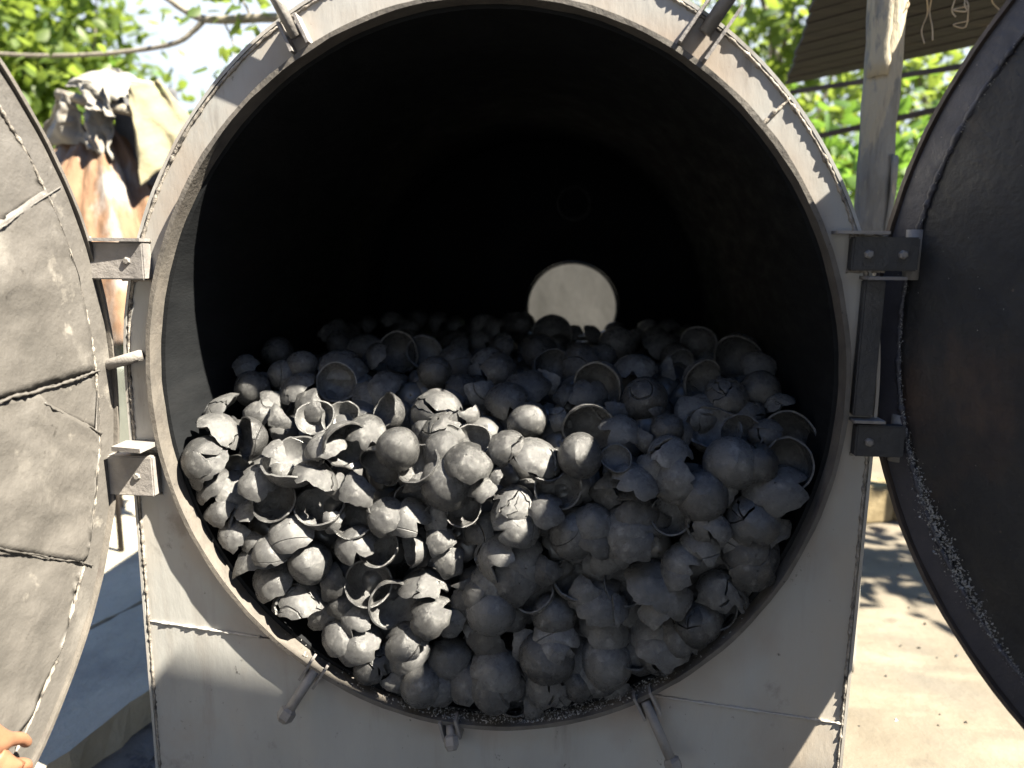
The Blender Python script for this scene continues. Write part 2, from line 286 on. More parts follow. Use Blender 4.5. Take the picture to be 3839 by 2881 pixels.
for nm, keep in (('upper_plate', 1), ('lower_plate', -1)):
    bm = plate_bm(); bmesh.ops.bisect_plane(bm, geom=bm.verts[:] + bm.edges[:] + bm.faces[:], plane_co=sp + sn * 0.0015 * keep, plane_no=sn * keep, clear_inner=True)
    if keep < 0:
        for v in bm.verts: v.co.y -= 0.002
    kp(obj(nm, bm, 'plate', kiln))
bm = bmesh.new(); A = []
wa = [a for a in angs if not (ca < a < -math.pi - ca + 2 * math.pi - 1e9)]
path = [(HW, ZB)] + [arch(math.pi * k / 90) for k in range(0, 91)] + [(-HW, ZB)]
for (x, z) in path:
    s = 1 + 0.007 / math.hypot(x, max(z, 0)) if z >= 0 else None
    ox, oz = (x * s, z * s) if s else (math.copysign(HW + 0.007, x), z)
    wv = 0.0015 * fbm(x * 4, z * 4, 2, 3)
    A.append([bm.verts.new(p) for p in ((x + 0.0005 * (1 if x > 0 else -1), 0.036 + wv, z + ZC), (ox, 0.036 + wv, oz + ZC), (ox, 0.42, oz + ZC), (x + 0.0005 * (1 if x > 0 else -1), 0.42, z + ZC))])
for P, Q in zip(A, A[1:]):
    for i in range(4): j = (i + 1) % 4; bm.faces.new((P[i], P[j], Q[j], Q[i]))
bm.faces.new(A[0]); bm.faces.new(A[-1][::-1])
kp(obj('casing', bm, 'plate', kiln))
def weld(name, pts, r, parent, m='weld', seed=1):
    rng = random.Random(seed); P = []; rad = []
    L = [Vector(p) for p in pts]
    for a, b in zip(L, L[1:]):
        n = max(1, int((b - a).length / 0.006))
        for k in range(n): P.append(a.lerp(b, k / n)); rad.append(r * (0.55 + 0.9 * rng.random() ** 1.5))
    P.append(L[-1]); rad.append(r)
    bm = bmesh.new(); tube(bm, P, rad, 6, True, 0.25, seed); o = obj(name, bm, m, parent, True); return kp(o)
weld('weld_seam', [((HW - .004), .038, ZB + ZC + .02)] + [(x * .9945, .038, z * .9945 + ZC) for x, z in path[1:-1]] + [(-(HW - .004), .038, ZB + ZC + .02)], 0.0036, kiln)
xs = lambda x: -0.585 - 0.154 * (x + 0.815) / 1.63
for x0, x1, sd_ in ((-0.81, -0.535, 4), (0.38, 0.81, 5)):
    weld('weld_seam', [(x0, .0375, ZC + xs(x0)), ((x0 + x1) / 2, .0375, ZC + xs((x0 + x1) / 2)), (x1, .0375, ZC + xs(x1))], 0.0035, kiln, 'plate', sd_)
weld('weld_seam', [(.545, .039, ZC + .545), (.60, .039, ZC + .60)], .004, kiln, 'weld', 8)
# swing bolts
def bolt(p0, p1, r=0.012, nut=True, bracket=True, big=False):
    p0 = Vector(p0) + Vector((0, 0, ZC)); p1 = Vector(p1) + Vector((0, 0, ZC)); d = (p1 - p0).normalized()
    bm = bmesh.new(); tube(bm, [p0, p0.lerp(p1, .5), p1], r, 12, True, 0.03); o = kp(obj('swing_bolt', bm, 'rod', kiln, True))
    if nut:
        bm = bmesh.new(); tube(bm, [p1 - d * .028, p1 - d * .022, p1 - d * .004, p1 + d * .006], [r * 1.2, r * 1.75, r * 1.75, r * 1.1], 6); kp(obj('nut', bm, 'rod', o))
    if bracket:
        side = d.cross(Vector((0, 1, 0))).normalized(); w_ = 0.030 if big else 0.019; L = 0.075 if big else 0.04
        for s in (-1, 1):
            bm = bmesh.new(); c_ = p0 + side * s * w_; f = Vector((0, -1, 0))
            q = [c_ - d * L * .55 - side * .003, c_ + d * L - side * .003, c_ + d * L + side * .003, c_ - d * L * .55 + side * .003]
            hexa(bm, [Vector((v.x, 0.0395, v.z)) for v in q] + [Vector((v.x, -0.004 if big else 0.004, v.z)) for v in q]); kp(obj('bracket', bm, 'hinge', o, False))
bolt((-0.385, .012, .718), (-0.475, -.02, .905))
bolt((0.425, .012, .715), (0.545, -.02, .895), 0.014, True, True, True)
bolt((-0.395, .015, -.675), (-0.458, -.03, -.775), 0.0115, True, True)
bolt((0.372, .015, -.70), (0.440, -.03, -.835), 0.0115, True, True)
bolt((-0.076, .018, -.795), (-0.066, -.012, -.832), 0.010, True, True)
bolt((-0.765, .012, .062), (-0.905, .05, .022), 0.0125, False, False)
# hinge straps
def strap(name, lo, hi, bev=0.003, m='hinge', parent=None):
    bm = bmesh.new(); box(bm, (lo[0], lo[1], lo[2] + ZC), (hi[0], hi[1], hi[2] + ZC)); return kp(obj(name, bm, m, parent or kiln, False, bev))
def gusset(P, t=.007):
    bm = bmesh.new(); hexa(bm, [(x, y, z + ZC) for x, y, z in P] + [(x, y, z + ZC + t) for x, y, z in P]); kp(obj('gusset', bm, 'hinge', kiln))
strap('hinge_strap', (-.882, .004, .228), (-.738, .0385, .308)); gusset([(-.868, -.012, .3095), (-.738, -.006, .3095), (-.738, .038, .3095), (-.868, .038, .3095)])
strap('hinge_strap', (-.882, .004, -.262), (-.752, .0385, -.168)); gusset([(-.83, -.02, -.150), (-.748, -.045, -.146), (-.748, .038, -.146), (-.83, .038, -.150)], .010)
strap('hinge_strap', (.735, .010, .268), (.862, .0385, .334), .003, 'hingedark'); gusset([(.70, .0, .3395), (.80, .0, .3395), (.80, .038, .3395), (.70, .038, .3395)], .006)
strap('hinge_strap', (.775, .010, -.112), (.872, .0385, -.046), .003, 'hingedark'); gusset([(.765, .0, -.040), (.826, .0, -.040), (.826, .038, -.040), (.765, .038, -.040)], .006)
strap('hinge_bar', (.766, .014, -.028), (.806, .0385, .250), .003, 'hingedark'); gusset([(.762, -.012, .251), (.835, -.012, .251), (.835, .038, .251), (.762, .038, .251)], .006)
for x, y, z0, z1 in ((.868, .055, .25, .35), (.876, .055, -.13, -.03), (-.888, .03, .215, .32), (-.888, .03, -.275, -.155)):
    bm = bmesh.new(); tube(bm, [(x, y, z0 + ZC), (x, y, z1 + ZC)], 0.016, 14); kp(obj('hinge_pin', bm, 'rod', kiln, True))
for i, (x0, x1, z0, z1) in enumerate(((-.81, -.738, .226, .310), (-.81, -.752, -.264, -.166), (.735, .81, .266, .336), (.775, .812, -.114, -.044))):
    for zz in (z0, z1): weld('weld_seam', [(x0, .0385, zz + ZC), (x1, .0385, zz + ZC)], .0032, kiln, 'weld', 50 + i)
for x, z in ((.765, .30), (.83, .30), (.80, -.08), (-.775, .268), (-.79, -.215)):
    bm = bmesh.new(); tube(bm, [(x, .012, z + ZC), (x, .002, z + ZC), (x, -.001, z + ZC)], [.009, .009, .006], 6); kp(obj('bolt_head', bm, 'rod', kiln))
# ---- half-round doors
def door(hx, hy, ang, sgn, zc, r, lit):
    e = Vector((sgn * math.cos(ang), -math.sin(ang), 0)); n = Vector((-sgn * math.sin(ang), -math.cos(ang), 0)); h = Vector((sgn * hx, hy, zc + ZC))
    P = lambda u, v, w_: h + e * u + Vector((0, 0, 1)) * v + n * w_
    N = 72; th = [math.pi / 2 + math.pi * k / N for k in range(N + 1)]      # arc from top round the hinge side to the bottom
    arc = [(r + r * math.cos(t), r * math.sin(t)) for t in th]
    def ring(name, r0, r1, w0, w1, m, parent, wob=0.0):
        bm = bmesh.new(); A = []
        for t in th:
            q = []
            for rr, ww in ((r0, w0), (r1, w0), (r1, w1), (r0, w1)):
                k = wob * fbm(math.cos(t) * 5, math.sin(t) * 5, rr * 9 + ww * 30, 3); q.append(bm.verts.new(P(r + (rr + k) * math.cos(t), (rr + k) * math.sin(t), ww + k * .6)))
            A.append(q)
        for a, b in zip(A, A[1:]):
            for i in range(4): j = (i + 1) % 4; bm.faces.new((a[i], a[j], b[j], b[i]))
        bm.faces.new(A[0]); bm.faces.new(A[-1][::-1])
        o = kp(obj(name, bm, m, parent)); o.data.polygons.foreach_set('use_smooth', [True] * len(o.data.polygons)); o.data.set_sharp_from_angle(angle=R(35)); return o
    # body: the outer sheet
    bm = bmesh.new(); fr = [bm.verts.new(P(u, v, -.006)) for u, v in arc]; bk = [bm.verts.new(P(u, v, -.055)) for u, v in arc]
    bm.faces.new(fr); bm.faces.new(bk[::-1]); m_ = len(arc)
    for i in range(m_): j = (i + 1) % m_; bm.faces.new((fr[i], fr[j], bk[j], bk[i]))
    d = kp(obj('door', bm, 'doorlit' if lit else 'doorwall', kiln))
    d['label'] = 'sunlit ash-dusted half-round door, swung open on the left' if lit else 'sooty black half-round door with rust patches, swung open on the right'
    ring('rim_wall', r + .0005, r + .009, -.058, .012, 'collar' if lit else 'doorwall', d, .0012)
    ring('flange', r - .052, r - .002, -.005, .004, 'doorlit' if lit else 'flange', d, .001)
    rf = r - .056
    umin = lambda z: r - math.sqrt(max(rf * rf - min(abs(z), rf) ** 2, 0))
    def sheet(zlo, zhi, w0, nu, nz, m, amp, sc, seed):
        bm = bmesh.new(); G = []
        for i in range(nz + 1):
            s = i / nz; row = []
            for k in range(nu + 1):
                t = k / nu; zz = zlo(.3) + (zhi(.3) - zlo(.3)) * s; zz = max(-rf * .999, min(rf * .999, zz)); u = umin(zz) + (r - umin(zz)) * t
                z = zlo(u) + (zhi(u) - zlo(u)) * s; lim = math.sqrt(max(rf * rf - (r - u) ** 2, 0)); z = max(-lim, min(lim, z))
                if i in (0, nz): z += 0.006 * fbm(u, z, seed, 22)
                row.append((u, z, w0 + amp * (fbm(u, z, seed, sc) + .6 * abs(fbm(u, z, seed + 3, sc * 2.2)))))
            G.append([bm.verts.new(P(*p)) for p in row])
        for i in range(nz):
            for k in range(nu): bm.faces.new((G[i][k], G[i][k + 1], G[i + 1][k + 1], G[i + 1][k]))
        g = bmesh.ops.extrude_face_region(bm, geom=bm.faces[:])
        for v in g['geom']:
            if isinstance(v, bmesh.types.BMVert): v.co -= n * .004
        return kp(obj('face_sheet', bm, m, d, True))
    if lit:
        l1 = lambda u: .332 - .507 * (u - .291); l2 = lambda u: .017 - .031 * (u - .335)
        l3 = lambda u: -.009 + .60 * (u - .231) if u < .231 else .012; l4 = lambda u: -.256 + .56 * (u - .374)
        top = lambda u: rf; bot = lambda u: -rf
        A1 = lambda f, o_: (lambda u: f(u) + o_)
        sheet(A1(l1, .004), top, .000, 44, 30, 'doorlit', .006, 4, 1)
        sheet(A1(l2, .006), A1(l1, .012), .004, 44, 24, 'doorlit', .009, 5, 2)
        sheet(A1(lambda u: min(l3(u), l2(u) - .004), .004), A1(l2, -.002), .001, 44, 8, 'doorlit', .003, 6, 3)
        sheet(A1(l4, .003), A1(lambda u: min(l3(u), l2(u) - .006), .004), .005, 44, 26, 'doorlit', .010, 5, 4)
        sheet(bot, A1(l4, .010), .001, 44, 34, 'doorlit', .009, 6, 5)
        for f, a, b, rr, sd_ in ((l1, .12, .75, .0018, 21), (l2, .05, .75, .003, 22), (l3, .06, .23, .0022, 23), (l4, .13, .75, .0018, 24)):
            weld('weld_seam', [P(a + (b - a) * k / 24, f(a + (b - a) * k / 24) + .004 * fbm(k, sd_, 0, .7), .007) for k in range(25)], rr, d, 'doorlit', sd_)
        weld('weld_seam', [P(r + (r - .054) * math.cos(t), (r - .054) * math.sin(t), .002) for t in th], .0035, d, 'weld', 30)
    else:
        sheet(lambda u: -rf, lambda u: rf, .000, 50, 60, 'doordark', .004, 4, 9)
        weld('weld_seam', [P(r + (r - .055) * math.cos(t), (r - .055) * math.sin(t), .003) for t in th], .006, d, 'flange', 31)
        bm = bmesh.new(); rng = random.Random(3)
        for k in range(2600):
            t = math.pi + rng.gauss(.55, .28) if rng.random() < .8 else rng.uniform(math.pi / 2, 1.5 * math.pi)
            dens = math.exp(-((t - math.pi - .62) / .22) ** 2); rr = r - .055 + rng.gauss(-.004 - .008 * dens, .003 + .008 * dens); s = rng.uniform(.0005, .0016) * (1 + 1.0 * dens)
            c_ = P(r + rr * math.cos(t), rr * math.sin(t), .006 + s * .4); q = [c_ + Vector((rng.uniform(-1, 1), rng.uniform(-1, 1), rng.uniform(-1, 1))).normalized() * s * 1.3 for _ in range(4)]
            v = [bm.verts.new(x) for x in q]
            for f in ((0, 1, 2), (0, 2, 3), (0, 3, 1), (1, 3, 2)): bm.faces.new([v[i] for i in f])
        tag(kp(obj('ash_flakes', bm, 'ash', d)), kind='stuff')
    return d
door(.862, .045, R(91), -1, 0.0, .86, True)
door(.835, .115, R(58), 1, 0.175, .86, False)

# ================================================================== coconut shells
def shell_fn(seed):
    rng = random.Random(seed); ph = [rng.uniform(0, 6.28) for _ in range(6)]; el_ = rng.uniform(1.02, 1.12); tip = rng.uniform(0, .07); am = rng.uniform(.01, .03)
    def f(th, p):
        x = math.sin(th) * math.cos(p); y = math.sin(th) * math.sin(p); z = math.cos(th)
        k = 1 + .018 * math.sin(th) * math.cos(3 * p + ph[0]) + am * fbm(x + seed * 3.1, y, z, 1.9) + tip * math.exp(-(th / .35) ** 2) + .006 * fbm(x, y + seed, z, 7)
        return Vector((x * k, y * k, z * k * el_ - (el_ - 1) * .2))
    return f
def limit_fn(kind, rng):
    ph = [rng.uniform(0, 6.28) for _ in range(5)]
    if kind == 'S':
        n = rng.choice((3, 4, 4, 5)); a0 = rng.uniform(0, 6.28); cs = sorted(a0 + 6.28318 * (k + rng.uniform(-.28, .28)) / n for k in range(n)); rr = [rng.uniform(.7, 1.2) for _ in cs]
        V = [Vector((math.cos(a) * r, math.sin(a) * r)) for a, r in zip(cs, rr)]
        def f(p):
            d = Vector((math.cos(p), math.sin(p))); best = .5
            for i in range(n):
                a, b = V[i], V[(i + 1) % n]; e = b - a; den = d.x * e.y - d.y * e.x
                if abs(den) < 1e-6: continue
                t = (a.x * e.y - a.y * e.x) / den; s = (a.x * d.y - a.y * d.x) / den
                if t > 0 and -.001 <= s <= 1.001: best = t; break
            return best * (1 + .05 * math.sin(7 * p + ph[0]) + .03 * math.sin(15 * p + ph[1]))
        return f
    base, am = {'B': (2.25, .18), 'D': (1.08, .16), 'C': (1.50, .09), 'K': (1.22, .14)}[kind]
    notch = [(rng.uniform(0, 6.28), rng.uniform(.10, .45), rng.uniform(.15, .6)) for _ in range(rng.choice((2, 3, 4)))] if kind in 'DK' else []
    def f(p):
        v = base + am * (math.sin(2 * p + ph[0]) * .6 + math.sin(5 * p + ph[1]) * .35 + math.sin(11 * p + ph[2]) * .18)
        for a, w_, d in notch:
            q = (p - a + math.pi) % (2 * math.pi) - math.pi; v -= d * max(0, 1 - abs(q) / w_)
        return v
    return f
def shell_geo(kind, seed, nphi=40, nr=13, thick=.095):
    """vertices and faces of one charred shell of unit radius, apex on +Z"""
    rng = random.Random(seed * 7 + ord(kind)); f = shell_fn(seed); lim = limit_fn(kind, rng); V = []; F = []
    def patch(p0, p1, closed, n, xf, j0=None, j1=None):
        base = len(V); cols = n if closed else n + 1; rows = nr
        for side in (0, 1):
            for i in range(rows + 1):
                for k in range(cols):
                    p = p0 + (p1 - p0) * k / n
                    if j0 is not None: tq = i / rows; p += (1 - k / n) * .55 * tq * fbm(tq, j0, 0, 3.2) + k / n * .55 * tq * fbm(tq, j1, 0, 3.2)
                    jag = .03 * fbm(math.cos(p) * 2, math.sin(p) * 2, seed, 4) if i == rows else 0
                    th = .02 + (lim(p) + jag - .02) * i / rows; v = f(th, p)
                    if side: v = v - v.normalized() * thick * (.9 if i < rows else .75)
                    V.append(xf(v))
        sz = (rows + 1) * cols
        for i in range(rows):
            for k in range(n):
                a = base + i * cols + k; b = base + i * cols + (k + 1) % cols; c = b + cols; d = a + cols
                F.append((a, d, c, b)); F.append((a + sz, b + sz, c + sz, d + sz))
        for k in range(n):
            a = base + rows * cols + k; b = base + rows * cols + (k + 1) % cols; F.append((a, a + sz, b + sz, b))
            a = base + k; b = base + (k + 1) % cols; F.append((b, b + sz, a + sz, a))
        if not closed:
            for i in range(rows):
                for k in (0, cols - 1):
                    a = base + i * cols + k; F.append((a, a + cols, a + cols + sz, a + sz))
    if kind == 'K':
        n = rng.choice((2, 3, 3, 4)); cuts = sorted(rng.uniform(0, 6.28) for _ in range(n)); 
        cuts = [c + .0 for c in cuts]
        off = Matrix.Rotation(rng.uniform(.35, .95), 3, Vector((rng.uniform(-1, 1), rng.uniform(-1, 1), 0)).normalized())
        for i in range(n):
            a = cuts[i]; b = cuts[(i + 1) % n] + (6.28318 if i == n - 1 else 0)
            if b - a < .35: continue
            tilt = Matrix.Rotation(rng.uniform(-.13, .13), 3, Vector((rng.uniform(-1, 1), rng.uniform(-1, 1), rng.uniform(-.4, .4))).normalized()); sc = rng.uniform(.96, 1.05)
            patch(a + .035, b - .035, False, max(6, int((b - a) * 6)), lambda v: off @ (tilt @ v) * sc, seed + i * 3.7, seed + ((i + 1) % n) * 3.7)
    else: patch(0, 2 * math.pi, True, nphi, lambda v: v)
    return V, F
LIB = {}
for kind, cnt in (('B', 8), ('D', 12), ('C', 8), ('K', 10), ('S', 14)):
    for i in range(cnt):
        V, F = shell_geo(kind, i + 1); me = bpy.data.meshes.new('coconut_shell'); me.from_pydata(V, [], F)
        me.materials.append(M['char']); me.polygons.foreach_set('use_smooth', [True] * len(me.polygons)); me.set_sharp_from_angle(angle=R(42)); LIB.setdefault(kind, []).append(me)
def orient(P, spin):
    z = Vector(P).normalized(); x = z.cross(Vector((.3, .2, .9))).normalized(); y = z.cross(x); m = Matrix((x, y, z)).transposed()
    return m @ Matrix.Rotation(spin, 3, 'Z')
